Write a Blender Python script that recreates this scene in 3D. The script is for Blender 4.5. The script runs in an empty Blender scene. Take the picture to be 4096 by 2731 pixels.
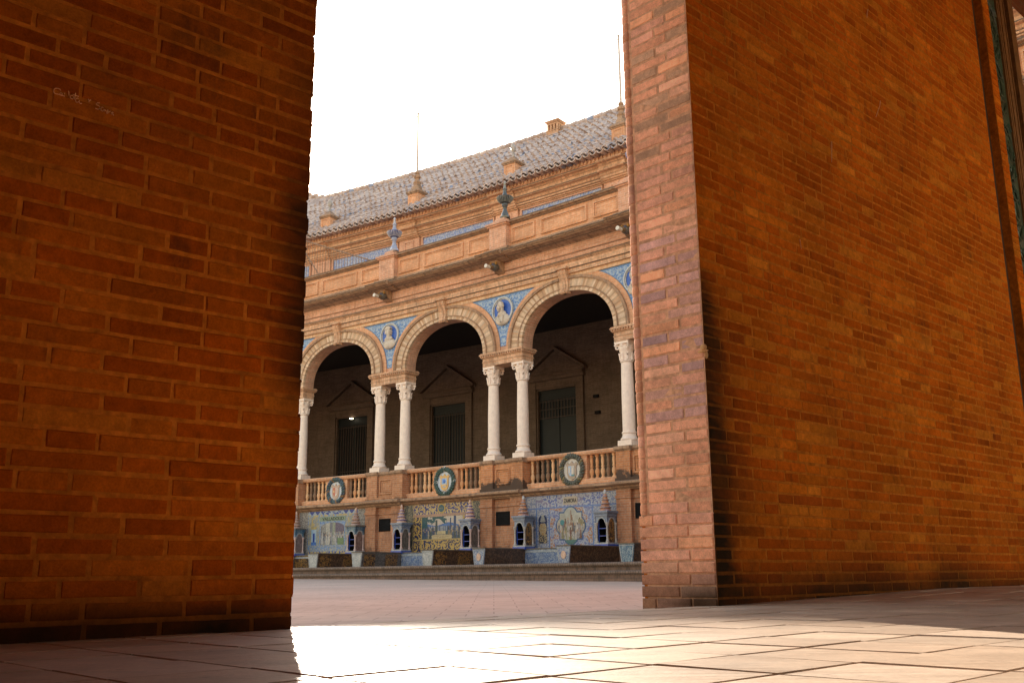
import bpy, bmesh, math, random
from mathutils import Vector, Matrix
RND = random.Random(11)
SC = bpy.context.scene
COL = SC.collection
PI = math.pi
# ------------------------------------------------------------------ layout of the place
# curved palace front: s runs along it, d out of it towards the plaza, z up (all metres)
FX, FY, FA, FK = -0.127961, 28.01741, 0.706336, 0.009995
ZO = 0.16                      # the lens stands 0.16 m above the passage floor
BAY = 4.7
def F(s, d, z):
    an = FA + FK*s
    X = FX + (math.sin(an)-math.sin(FA))/FK - d*math.sin(an)
    Y = FY + (math.cos(an)-math.cos(FA))/FK - d*math.cos(an)
    return Vector((X, Y, z+ZO))
def FR(s): return -(FA + FK*s)
# brick wall with the opening: w along it, o towards the camera side
WA = 0.758
DW = Vector((math.cos(WA), math.sin(WA), 0)); NW = Vector((DW.y, -DW.x, 0))
L0 = Vector((-0.726, 3.378, 0))
def W(w, o, z):
    p = L0 + DW*w + NW*o
    return Vector((p.x, p.y, z+ZO))
def wo(x, y):
    v = Vector((x, y, 0)) - L0
    return v.dot(DW), v.dot(NW)
def ID(a, b, c): return Vector((a, b, c))
def LOC(s, d, z): return Vector((s, -d, z))
def inner_floor(w): return -0.160 + 0.0038*min(max(w, -1.0), 2.4) + 0.019*min(max(w-2.4, 0), 2.5)
def front_ground(s): return -0.092 - 0.0093*min(max(s, -16), 12)

# ------------------------------------------------------------------ colour + node helpers
def lin(r, g, b):
    f = lambda c: c/12.92 if c <= 0.04045 else ((c+0.055)/1.055)**2.4
    return (f(r/255.), f(g/255.), f(b/255.))
class NT:
    def __init__(s, name, rough=0.8, spec=0.3):
        s.m = bpy.data.materials.new(name); s.m.use_nodes = True
        s.t = s.m.node_tree; s.t.nodes.clear()
        s.out = s.n('ShaderNodeOutputMaterial'); s.b = s.n('ShaderNodeBsdfPrincipled')
        s.l(s.b, 'BSDF', s.out, 'Surface')
        s.b.inputs['Roughness'].default_value = rough
        s.b.inputs['Specular IOR Level'].default_value = spec
    def n(s, t, **kw):
        nd = s.t.nodes.new(t)
        for k, v in kw.items(): setattr(nd, k, v)
        return nd
    def l(s, a, ao, b, bi): s.t.links.new(a.outputs[ao], b.inputs[bi])
    def uv(s):
        if not hasattr(s, '_uv'): s._uv = s.n('ShaderNodeUVMap', uv_map='UV')
        return (s._uv, 'UV')
    def obj(s):
        if not hasattr(s, '_tc'): s._tc = s.n('ShaderNodeTexCoord')
        return (s._tc, 'Object')
    def map(s, src, scale=(1, 1, 1), loc=(0, 0, 0), rot=(0, 0, 0)):
        mp = s.n('ShaderNodeMapping'); s.l(src[0], src[1], mp, 'Vector')
        mp.inputs['Scale'].default_value = scale; mp.inputs['Location'].default_value = loc
        mp.inputs['Rotation'].default_value = rot
        return (mp, 'Vector')
    def noise(s, src, scale, detail=4, rough=0.6, dist=0.0):
        nd = s.n('ShaderNodeTexNoise'); s.l(src[0], src[1], nd, 'Vector')
        nd.inputs['Scale'].default_value = scale; nd.inputs['Detail'].default_value = detail
        nd.inputs['Roughness'].default_value = rough; nd.inputs['Distortion'].default_value = dist
        return (nd, 'Fac')
    def vor(s, src, scale, feature='F1', out='Distance', rnd=1.0):
        nd = s.n('ShaderNodeTexVoronoi', feature=feature); s.l(src[0], src[1], nd, 'Vector')
        nd.inputs['Scale'].default_value = scale; nd.inputs['Randomness'].default_value = rnd
        return (nd, out)
    def ramp(s, src, stops, interp='LINEAR'):
        nd = s.n('ShaderNodeValToRGB'); s.l(src[0], src[1], nd, 'Fac')
        cr = nd.color_ramp; cr.interpolation = interp
        while len(cr.elements) < len(stops): cr.elements.new(0.5)
        for e, (p, c) in zip(cr.elements, stops):
            e.position = p
            e.color = (c, c, c, 1) if not hasattr(c, '__len__') else (c[0], c[1], c[2], 1)
        return (nd, 'Color')
    def mix(s, fac, a, b, mode='MIX'):
        nd = s.n('ShaderNodeMix', data_type='RGBA', blend_type=mode)
        nd.clamp_factor = True
        for key, v in ((0, fac), (6, a), (7, b)):
            if isinstance(v, tuple) and hasattr(v[0], 'outputs'): s.t.links.new(v[0].outputs[v[1]], nd.inputs[key])
            elif key == 0: nd.inputs[0].default_value = v
            else: nd.inputs[key].default_value = (v[0], v[1], v[2], 1)
        return (nd, 2)
    def math(s, op, a, b=0.5):
        nd = s.n('ShaderNodeMath', operation=op)
        for i, v in enumerate((a, b)):
            if isinstance(v, tuple): s.t.links.new(v[0].outputs[v[1]], nd.inputs[i])
            else: nd.inputs[i].default_value = v
        return (nd, 0)
    def color(s, c):
        if isinstance(c[0], (int, float)): s.b.inputs['Base Color'].default_value = (c[0], c[1], c[2], 1)
        else: s.t.links.new(c[0].outputs[c[1]], s.b.inputs['Base Color'])
    def rough(s, r): s.t.links.new(r[0].outputs[r[1]], s.b.inputs['Roughness'])
    def bump(s, h, strength=0.4, dist=0.01):
        nd = s.n('ShaderNodeBump'); s.l(h[0], h[1], nd, 'Height')
        nd.inputs['Strength'].default_value = strength; nd.inputs['Distance'].default_value = dist
        s.l(nd, 'Normal', s.b, 'Normal')
    def attr(s, name='Col'):
        nd = s.n('ShaderNodeAttribute', attribute_name=name); return (nd, 'Color')

def m_brick(name, c1, c2, mortar, bw=0.27, bh=0.062, ms=0.007, dirt=0.35, dirtcol=(0.05, 0.042, 0.035), lichen=None):
    k = NT(name, 0.85, 0.2); uv = k.uv()
    br = k.n('ShaderNodeTexBrick'); k.l(uv[0], uv[1], br, 'Vector')
    br.offset = 0.5
    for a, v in (('Color1', c1), ('Color2', c2), ('Mortar', mortar)): br.inputs[a].default_value = (*v, 1)
    for a, v in (('Scale', 1), ('Mortar Size', ms), ('Mortar Smooth', 0.3), ('Bias', -0.1), ('Brick Width', bw), ('Row Height', bh)): br.inputs[a].default_value = v
    n1 = k.noise(uv, 1.3, 6, 0.65); n2 = k.noise(k.map(uv, (5, 1.2, 1)), 1.6, 6, 0.7); n3 = k.noise(uv, 14, 3)
    c = k.mix(0.6, (br, 'Color'), k.ramp(n1, [(0.3, 0.62), (0.7, 1.3)]), 'MULTIPLY')
    c = k.mix(0.5, c, k.ramp(n3, [(0.3, 0.7), (0.7, 1.25)]), 'MULTIPLY')
    msk = k.math('MULTIPLY', k.ramp(n2, [(0.48, 0.0), (0.72, 1.0)]), dirt)
    c = k.mix(msk, c, dirtcol)
    if lichen:
        sp = k.n('ShaderNodeSeparateXYZ'); k.l(uv[0], uv[1], sp, 'Vector')
        z0, z1, amt = lichen
        v = k.math('DIVIDE', k.math('SUBTRACT', (sp, 'Y'), z0), z1-z0)
        v = k.math('ADD', v, k.math('MULTIPLY', k.math('SUBTRACT', k.noise(uv, 3.0, 5, 0.65), 0.5), 2.4))
        c = k.mix(k.math('MULTIPLY', k.ramp(v, [(0.35, 1.0), (0.6, 0.0)]), amt), c, (0.045, 0.04, 0.035))
    k.color(c); k.bump((br, 'Fac'), -0.35, 0.01)
    return k.m
def m_plain(name, c, rough=0.7, spec=0.3, var=0.25, scale=6.0, dirt=0.0, dirtcol=(0.05, 0.045, 0.04), bump=0.0, metal=0.0):
    k = NT(name, rough, spec); ob = k.obj()
    n1 = k.noise(ob, scale, 5, 0.65)
    cc = k.mix(1.0, c, k.ramp(n1, [(0.28, 1-var), (0.72, 1+var)]), 'MULTIPLY')
    if dirt:
        n2 = k.noise(ob, scale*0.45, 6, 0.7)
        cc = k.mix(k.math('MULTIPLY', k.ramp(n2, [(0.45, 0.0), (0.68, 1.0)]), dirt), cc, dirtcol)
    k.color(cc); k.b.inputs['Metallic'].default_value = metal
    if bump: k.bump(n1, bump, 0.01)
    return k.m
def m_arab(name, base, fg, fg2, scale=9.0, rough=0.35, edge=0.5, spec=0.5):
    """glazed tile with a scrolling leaf ornament"""
    k = NT(name, rough, spec); uv = k.uv()
    w = k.noise(uv, scale*0.5, 2, 0.5)
    v1 = k.noise(uv, scale*1.15, 2.0, 0.45, 1.6); v2 = k.noise(k.map(uv, loc=(7.3, 2.1, 0)), scale*1.9, 2.0, 0.5, 1.1)
    a = k.ramp(v1, [(0.50, 0.0), (0.535, 1.0), (0.60, 1.0), (0.64, 0.0)]); b = k.ramp(v2, [(0.54, 0.0), (0.58, 1.0)])
    c = k.mix(k.math('MULTIPLY', b, 0.8), base, fg2)
    c = k.mix(k.math('MULTIPLY', a, 0.9), c, fg)
    c = k.mix(0.5, c, k.ramp(w, [(0.3, 0.7), (0.7, 1.25)]), 'MULTIPLY')
    k.color(c)
    return k.m
def m_paint(name, rough=0.35, spec=0.5, mult=1.0):
    k = NT(name, rough, spec)
    n = k.noise(k.obj(), 22, 4, 0.7)
    k.color(k.mix(0.6, k.attr('Col'), k.ramp(n, [(0.3, 0.72*mult), (0.7, 1.22*mult)]), 'MULTIPLY'))
    return k.m
def m_nearbrick(name, stain=0.55, gain=1.0):
    k = NT(name, 0.9, 0.03); ob = k.obj()
    n1 = k.noise(ob, 1.7, 5, 0.65); n2 = k.noise(ob, 26, 5, 0.65); n3 = k.noise(ob, 150, 3, 0.6)
    n4 = k.noise(k.map(ob, (7, 7, 2.2)), 1.0, 6, 0.7)
    c = k.mix(0.75, k.attr('Col'), k.ramp(n1, [(0.3, 0.6*gain), (0.7, 1.35*gain)]), 'MULTIPLY')
    c = k.mix(0.6, c, k.ramp(n2, [(0.3, 0.62), (0.7, 1.3)]), 'MULTIPLY')
    c = k.mix(0.45, c, k.ramp(n3, [(0.3, 0.6), (0.7, 1.3)]), 'MULTIPLY')
    c = k.mix(k.math('MULTIPLY', k.ramp(n4, [(0.56, 0.0), (0.72, 1.0)]), stain), c, (0.045, 0.026, 0.014))
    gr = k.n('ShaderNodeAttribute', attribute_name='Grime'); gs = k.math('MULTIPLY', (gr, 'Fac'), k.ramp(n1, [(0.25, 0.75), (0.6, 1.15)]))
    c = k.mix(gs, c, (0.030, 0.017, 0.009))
    k.color(c)
    h = k.math('ADD', k.math('MULTIPLY', n2, 1.0), k.math('MULTIPLY', n3, 0.45))
    k.bump(h, 0.55, 0.006)
    return k.m

# ------------------------------------------------------------------ mesh builder
class MB:
    def __init__(s, g=None): s.v = []; s.f = []; s.c = []; s.g = g
    def add(s, vs, fs, col=None):
        o = len(s.v); s.v += [tuple(p) for p in vs]
        for f in fs: s.f.append(tuple(i+o for i in f)); s.c.append(col)
        return s
    def box(s, a0, a1, b0, b1, c0, c1, step=0.9, col=None):
        n = max(1, int(math.ceil(abs(a1-a0)/step))); vs = []; fs = []
        for i in range(n+1):
            a = a0+(a1-a0)*i/n
            vs += [(a, b0, c0), (a, b1, c0), (a, b1, c1), (a, b0, c1)]
        for i in range(n):
            q = 4*i
            for j in range(4): fs.append((q+j, q+(j+1) % 4, q+4+(j+1) % 4, q+4+j))
        fs += [(3, 2, 1, 0), (4*n, 4*n+1, 4*n+2, 4*n+3)]
        return s.add(vs, fs, col)
    def sweep(s, prof, a0, a1, step=0.9, closed=True, col=None):
        n = max(1, int(math.ceil(abs(a1-a0)/step))); m = len(prof); vs = []; fs = []
        for i in range(n+1):
            a = a0+(a1-a0)*i/n
            vs += [(a, d, z) for d, z in prof]
        for i in range(n):
            for j in range(m if closed else m-1):
                j2 = (j+1) % m
                fs.append((i*m+j, i*m+j2, (i+1)*m+j2, (i+1)*m+j))
        if closed: fs += [tuple(range(m))[::-1], tuple(n*m+j for j in range(m))]
        return s.add(vs, fs, col)
    def lathe(s, x, y, prof, n=14, col=None, sx=1.0, sy=1.0, ph=0.0):
        vs = []; fs = []; m = len(prof)
        for i in range(n):
            t = 2*PI*i/n+ph
            vs += [(x+r*math.cos(t)*sx, y+r*math.sin(t)*sy, z) for r, z in prof]
        for i in range(n):
            i2 = (i+1) % n
            for j in range(m-1): fs.append((i*m+j, i2*m+j, i2*m+j+1, i*m+j+1))
        fs += [tuple(i*m for i in range(n))[::-1], tuple(i*m+m-1 for i in range(n))]
        return s.add(vs, fs, col)
    def prism(s, poly, d0, d1, col=None):
        n = len(poly)
        vs = [(p[0], d0, p[1]) for p in poly]+[(p[0], d1, p[1]) for p in poly]
        fs = [tuple(range(n)), tuple(range(2*n-1, n-1, -1))]+[(i, (i+1) % n, n+(i+1) % n, n+i) for i in range(n)]
        return s.add(vs, fs, col)
    def ring(s, cs, cz, e0, e1, d0, d1, n=40, ex=2.2, t0=0.0, t1=PI, col=None):
        """arch band between two (super)ellipses in the s-z plane"""
        vs = []; fs = []
        def P(e, t):
            c, q = math.cos(t), math.sin(t)
            return (cs+e[0]*math.copysign(abs(c)**(2/ex), c), cz+e[1]*math.copysign(abs(q)**(2/ex), q))
        for i in range(n+1):
            t = t0+(t1-t0)*i/n; a = P(e0, t); b = P(e1, t)
            vs += [(a[0], d0, a[1]), (a[0], d1, a[1]), (b[0], d1, b[1]), (b[0], d0, b[1])]
        for i in range(n):
            for j in range(4): fs.append((4*i+j, 4*i+(j+1) % 4, 4*i+4+(j+1) % 4, 4*i+4+j))
        fs += [(3, 2, 1, 0), (4*n, 4*n+1, 4*n+2, 4*n+3)]
        s.add(vs, fs, None if callable(col) else col)
        if callable(col):
            for i in range(n):
                c_ = col(i)
                for j in range(4): s.c[len(s.c)-len(fs)+4*i+j] = c_
            s.c[-1] = s.c[-2] = col(0)
        return s
    def frame(s, a0, a1, z0, z1, t, d0, d1, col=None):
        s.box(a0, a1, d0, d1, z0, z0+t, col=col); s.box(a0, a1, d0, d1, z1-t, z1, col=col)
        s.box(a0, a0+t, d0, d1, z0+t, z1-t, col=col); s.box(a1-t, a1, d0, d1, z0+t, z1-t, col=col)
        return s
    def tube(s, pts, r, n=6, col=None, r1=None):
        pts = [Vector(p) for p in pts]; vs = []; fs = []; m = len(pts)
        for i, p in enumerate(pts):
            t = (pts[min(i+1, m-1)]-pts[max(i-1, 0)]).normalized()
            u = t.cross(Vector((0.31, 0.2, 0.93)));
            if u.length < 1e-3: u = t.cross(Vector((1, 0, 0)))
            u.normalize(); w = t.cross(u)
            rr = r if r1 is None else r+(r1-r)*i/(m-1)
            for k in range(n): vs.append(p+u*rr*math.cos(2*PI*k/n)+w*rr*math.sin(2*PI*k/n))
        for i in range(m-1):
            for k in range(n): fs.append((i*n+k, i*n+(k+1) % n, (i+1)*n+(k+1) % n, (i+1)*n+k))
        fs += [tuple(range(n))[::-1], tuple((m-1)*n+k for k in range(n))]
        return s.add(vs, fs, col)
    def ball(s, c, r, n=10, m=7, col=None):
        rx, ry, rz = r if hasattr(r, '__len__') else (r, r, r); vs = []; fs = []
        for j in range(1, m):
            ph = PI*j/m
            for i in range(n): vs.append((c[0]+rx*math.sin(ph)*math.cos(2*PI*i/n), c[1]+ry*math.sin(ph)*math.sin(2*PI*i/n), c[2]+rz*math.cos(ph)))
        for j in range(m-2):
            for i in range(n): fs.append((j*n+i, j*n+(i+1) % n, (j+1)*n+(i+1) % n, (j+1)*n+i))
        vs += [(c[0], c[1], c[2]+rz), (c[0], c[1], c[2]-rz)]
        a = len(vs)-2
        for i in range(n): fs.append((a, (i+1) % n, i)); fs.append((a+1, (m-2)*n+i, (m-2)*n+(i+1) % n))
        return s.add(vs, fs, col)
    def mesh(s, name, mat, T, base=Vector((0, 0, 0)), smooth=0.6, uvs=1.0):
        me = bpy.data.meshes.new(name)
        me.from_pydata([T(*p)-base for p in s.v], [], s.f)
        bm = bmesh.new(); bm.from_mesh(me); bmesh.ops.recalc_face_normals(bm, faces=bm.faces[:]); 
        bm.to_mesh(me); bm.free()
        uvl = me.uv_layers.new(name='UV'); V = s.v
        for p in me.polygons:
            ids = list(p.vertices); a = [0.0, 0.0, 0.0]
            for i in range(len(ids)):
                q, r = V[ids[i]], V[ids[(i+1) % len(ids)]]
                a[0] += (q[1]-r[1])*(q[2]+r[2]); a[1] += (q[2]-r[2])*(q[0]+r[0]); a[2] += (q[0]-r[0])*(q[1]+r[1])
            a = [abs(x) for x in a]; k = a.index(max(a))
            for li, vi in zip(p.loop_indices, ids):
                q = V[vi]
                uvl.data[li].uv = ((q[1], q[2]), (q[0], q[2]), (q[0], q[1]))[k]
        if any(c is not None for c in s.c):
            at = me.attributes.new('Col', 'FLOAT_COLOR', 'FACE')
            for i, c in enumerate(s.c):
                c = c or (0.5, 0.5, 0.5); at.data[i].color = (c[0], c[1], c[2], 1)
        if s.g:
            at = me.attributes.new('Grime', 'FLOAT', 'POINT')
            for i, q in enumerate(s.v): at.data[i].value = s.g(*q)
        if smooth:
            me.shade_smooth() if hasattr(me, 'shade_smooth') else [setattr(p, 'use_smooth', True) for p in me.polygons]
            me.set_sharp_from_angle(angle=smooth)
        if isinstance(mat, (list, tuple)):
            for m in mat: me.materials.append(m)
        elif mat: me.materials.append(mat)
        return me
    def build(s, name, mat, parent=None, T=F, smooth=0.6, kind=None, label=None):
        base = BASE.get(parent.name, Vector((0, 0, 0))) if parent else Vector((0, 0, 0))
        if T is LOC: base = Vector((0, 0, 0))
        o = bpy.data.objects.new(name, s.mesh(name, mat, T, base, smooth)); COL.objects.link(o)
        if parent: o.parent = parent
        BASE[o.name] = base
        if kind: o['kind'] = kind
        if label: o['label'] = label
        return o
BASE = {}
def thing(name, label, cat, loc=Vector((0, 0, 0)), rz=0.0, group=None):
    o = bpy.data.objects.new(name, None); COL.objects.link(o)
    o.empty_display_size = 0.2; o.location = loc; o.rotation_euler = (0, 0, rz)
    BASE[o.name] = Vector(loc)
    o['label'] = label; o['category'] = cat
    if group: o['group'] = group
    return o
def tag(o, label, cat, group=None):
    o['label'] = label; o['category'] = cat
    if group: o['group'] = group
    return o
def put(name, me, parent, s, d, z, extra=0.0):
    """an object using mesh data built in LOC space, stood on the curved front under a parent whose base is unrotated"""
    o = bpy.data.objects.new(name, me); COL.objects.link(o); o.parent = parent
    o.location = F(s, d, z)-BASE[parent.name]; o.rotation_euler = (0, 0, FR(s)+extra)
    return o
def sub(name, me, parent):
    o = bpy.data.objects.new(name, me); COL.objects.link(o); o.parent = parent
    return o
def hsh(*a):
    v = math.sin(sum(x*y for x, y in zip(a, (12.9898, 78.233, 37.719, 9.13))))*43758.5453; return v-math.floor(v)
def vn(x, y, sd=0.0):
    xi, yi = math.floor(x), math.floor(y); u, v = x-xi, y-yi; u = u*u*(3-2*u); v = v*v*(3-2*v)
    a, b_, c, d = hsh(xi, yi, sd), hsh(xi+1, yi, sd), hsh(xi, yi+1, sd), hsh(xi+1, yi+1, sd)
    return (a*(1-u)+b_*u)*(1-v)+(c*(1-u)+d*u)*v
def scroll(x, y, cell=0.2, sd=0.0):
    """1 on the scrolling vine, 0 on the ground"""
    i, j = math.floor(x/cell), math.floor(y/cell); u, v = (x/cell-i-0.5), (y/cell-j-0.5)
    sg = 1 if (i+j) % 2 == 0 else -1; r = math.hypot(u, v); t = math.atan2(v, u)*sg
    q = (t/(2*PI)+r*2.6+0.25*hsh(i, j, sd)) % 1.0
    leaf = vn(x*34, y*34, sd) > 0.63
    return 1.0 if (q < 0.36 and 0.06 < r < 0.56) or r < 0.1 or leaf else 0.0
def mixc(a, b_, t): return tuple(p+(q-p)*t for p, q in zip(a, b_))
def shade(c, n): return tuple(max(0.0, x*n) for x in c)
def grid(name, s0, s1, z0, z1, d, fn, mat, parent, res=0.02, mask=None, label=None):
    b = MB(); nx, nz = max(1, round((s1-s0)/res)), max(1, round((z1-z0)/res)); idx = {}
    def V(i, j):
        if (i, j) not in idx: idx[(i, j)] = len(b.v); b.v.append((s0+(s1-s0)*i/nx, d, z0+(z1-z0)*j/nz))
        return idx[(i, j)]
    for i in range(nx):
        for j in range(nz):
            x, y = s0+(s1-s0)*(i+.5)/nx, z0+(z1-z0)*(j+.5)/nz
            if mask and not mask(x, y): continue
            b.f.append((V(i, j), V(i+1, j), V(i+1, j+1), V(i, j+1))); b.c.append(fn(x, y))
    return b.build(name, mat, parent, smooth=0, label=label)
def letters(txt, c, z, height, width, d, parent, mat):
    cu = bpy.data.curves.new('lettering_curve', 'FONT'); cu.body = txt; cu.align_x = 'CENTER'; cu.align_y = 'CENTER'; cu.size = 1.0; cu.extrude = 0.004; cu.offset = 0.012; cu.resolution_u = 3
    o = bpy.data.objects.new('lettering_tmp', cu); COL.objects.link(o); bpy.context.view_layer.update()
    me = bpy.data.meshes.new_from_object(o.evaluated_get(bpy.context.evaluated_depsgraph_get()))
    bpy.data.objects.remove(o); xs = [v.co.x for v in me.vertices]; ys = [v.co.y for v in me.vertices]
    ky = height/(max(ys)-min(ys)); kx = width/(max(xs)-min(xs)); base = BASE[parent.name]
    for v in me.vertices: v.co = F(c+v.co.x*kx, d+v.co.z, z+(v.co.y-(max(ys)+min(ys))/2)*ky)-base
    me.materials.append(mat); me.name = 'lettering'
    ob = bpy.data.objects.new('lettering', me); COL.objects.link(ob); ob.parent = parent; BASE[ob.name] = base
    return ob

SKY_STRENGTH, SUN_STRENGTH = 0.42, 12.0
# ------------------------------------------------------------------ materials
BR1, BR2, MOR = (0.63, 0.345, 0.22), (0.53, 0.26, 0.155), (0.62, 0.46, 0.36)
M = {}
M['brick'] = m_brick('facade_brick', BR1, BR2, MOR)
M['brick_base'] = m_brick('weathered_base_brick', (0.47, 0.225, 0.12), (0.36, 0.155, 0.08), (0.38, 0.265, 0.19), dirt=0.65, dirtcol=(0.12, 0.09, 0.07), lichen=(0.55, 0.95, 0.55))
M['brick_lichen'] = m_brick('lichen_stained_brick', (0.60, 0.26, 0.11), (0.48, 0.195, 0.08), (0.48, 0.31, 0.2), dirt=0.3, lichen=(2.3, 2.75, 0.9))
M['brick_ped'] = m_brick('pedestal_brick', (0.52, 0.25, 0.125), (0.42, 0.18, 0.085), (0.46, 0.31, 0.21), dirt=0.35, lichen=(2.1, 2.5, 0.6))
M['brick_clean'] = m_brick('facade_brick_warm', (0.66, 0.345, 0.19), (0.57, 0.27, 0.135), (0.60, 0.43, 0.3), dirt=0.25)
M['voussoir'] = m_brick('arch_brick', (0.66, 0.44, 0.27), (0.58, 0.34, 0.19), (0.62, 0.45, 0.3), bw=0.07, bh=0.28, ms=0.006, dirt=0.15)
M['mould'] = m_brick('moulding_brick', (0.66, 0.41, 0.26), (0.55, 0.31, 0.18), (0.42, 0.3, 0.2), bw=0.16, bh=0.09, dirt=0.6)
M['mould_dark'] = m_brick('weathered_moulding', (0.42, 0.27, 0.17), (0.34, 0.2, 0.12), (0.3, 0.22, 0.16), bw=0.2, bh=0.09, dirt=0.85, dirtcol=(0.045, 0.04, 0.035))
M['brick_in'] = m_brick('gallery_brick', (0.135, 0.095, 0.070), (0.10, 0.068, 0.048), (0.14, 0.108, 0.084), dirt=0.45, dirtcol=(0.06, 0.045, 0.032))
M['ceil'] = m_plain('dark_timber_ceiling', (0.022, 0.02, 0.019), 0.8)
M['marble'] = m_plain('pale_pink_marble', (0.82, 0.69, 0.585), 0.45, 0.4, 0.12, 9, 0.12, (0.4, 0.3, 0.24), 0.05)
M['terra'] = m_plain('terracotta', (0.66, 0.34, 0.16), 0.7, 0.3, 0.3, 5, 0.45, (0.16, 0.1, 0.06))
M['terra_dark'] = m_plain('weathered_terracotta', (0.27, 0.165, 0.10), 0.8, 0.25, 0.3, 5, 0.7, (0.06, 0.05, 0.04))
M['steel'] = m_plain('painted_iron', (0.05, 0.037, 0.03), 0.6, 0.3)
M['pole'] = m_plain('galvanised_pole', (0.45, 0.38, 0.32), 0.5, 0.4)
M['black'] = m_plain('dark_void', (0.012, 0.012, 0.013), 0.9, 0.1)
M['door'] = m_plain('dark_teal_paint', (0.008, 0.0125, 0.014), 0.5, 0.3, 0.2, 3)
M['glassdark'] = m_plain('dark_glass', (0.02, 0.022, 0.022), 0.08, 0.5, 0.1)
M['blue_tile'] = m_arab('blue_and_white_tile', (0.055, 0.13, 0.42), (0.52, 0.58, 0.66), (0.36, 0.45, 0.62), 7.5)
M['frieze_tile'] = m_arab('blue_frieze_tile', (0.10, 0.16, 0.42), (0.42, 0.44, 0.5), (0.3, 0.34, 0.48), 6.0)
M['bust'] = m_plain('cream_ceramic', (0.50, 0.44, 0.37), 0.4, 0.4, 0.3, 9)
M['medal_blue'] = m_plain('cobalt_glaze', (0.03, 0.10, 0.42), 0.25, 0.5, 0.2, 5)
M['medal_rim'] = m_plain('grey_white_glaze', (0.42, 0.43, 0.43), 0.3, 0.5, 0.25, 15)
M['paint'] = m_paint('painted_tile')
M['vous'] = m_paint('voussoir_brick', 0.85, 0.2)
M['mural'] = m_paint('mural_tile', 0.4, 0.4, 0.62)
M['text'] = m_plain('dark_lettering', (0.03, 0.035, 0.04), 0.4)
M['tile_brown'] = m_arab('brown_relief_tile', (0.045, 0.028, 0.02), (0.15, 0.095, 0.055), (0.10, 0.055, 0.028), 9.0)
M['tile_orange'] = m_arab('amber_relief_tile', (0.10, 0.04, 0.012), (0.42, 0.19, 0.05), (0.35, 0.13, 0.03), 10.0)
M['tile_gold'] = m_arab('gold_on_black_tile', (0.028, 0.022, 0.024), (0.33, 0.19, 0.055), (0.24, 0.115, 0.03), 9.0)
M['tile_grey'] = m_arab('grey_relief_tile', (0.07, 0.068, 0.065), (0.17, 0.16, 0.15), (0.12, 0.11, 0.10), 12.0)
M['tile_lightblue'] = m_arab('pale_blue_tile', (0.09, 0.145, 0.28), (0.34, 0.38, 0.42), (0.24, 0.29, 0.37), 11.0)
M['tile_teal'] = m_arab('turquoise_tile', (0.03, 0.10, 0.19), (0.22, 0.30, 0.34), (0.09, 0.19, 0.26), 9.0)
M['tile_pale'] = m_arab('grey_white_tile', (0.24, 0.27, 0.29), (0.42, 0.44, 0.44), (0.33, 0.36, 0.37), 13.0)
M['tile_pink'] = m_arab('mauve_relief_tile', (0.13, 0.085, 0.08), (0.27, 0.21, 0.19), (0.2, 0.14, 0.13), 14.0)
M['tile_cobalt'] = m_plain('cobalt_tile', (0.03, 0.08, 0.38), 0.25, 0.5, 0.25, 9)
M['seat'] = m_plain('dark_glazed_seat', (0.10, 0.085, 0.07), 0.4, 0.4)
M['stone'] = m_brick('stained_step_brick', (0.20, 0.13, 0.095), (0.15, 0.10, 0.075), (0.10, 0.08, 0.07), bw=0.3, bh=0.075, dirt=0.95, dirtcol=(0.035, 0.036, 0.03))
M['nose'] = m_brick('step_nosing', (0.24, 0.175, 0.135), (0.18, 0.13, 0.10), (0.09, 0.07, 0.06), bw=0.07, bh=0.3, dirt=0.9, dirtcol=(0.06, 0.055, 0.045))
M['floor_in'] = m_plain('gallery_floor', (0.36, 0.2, 0.12), 0.6)

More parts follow.
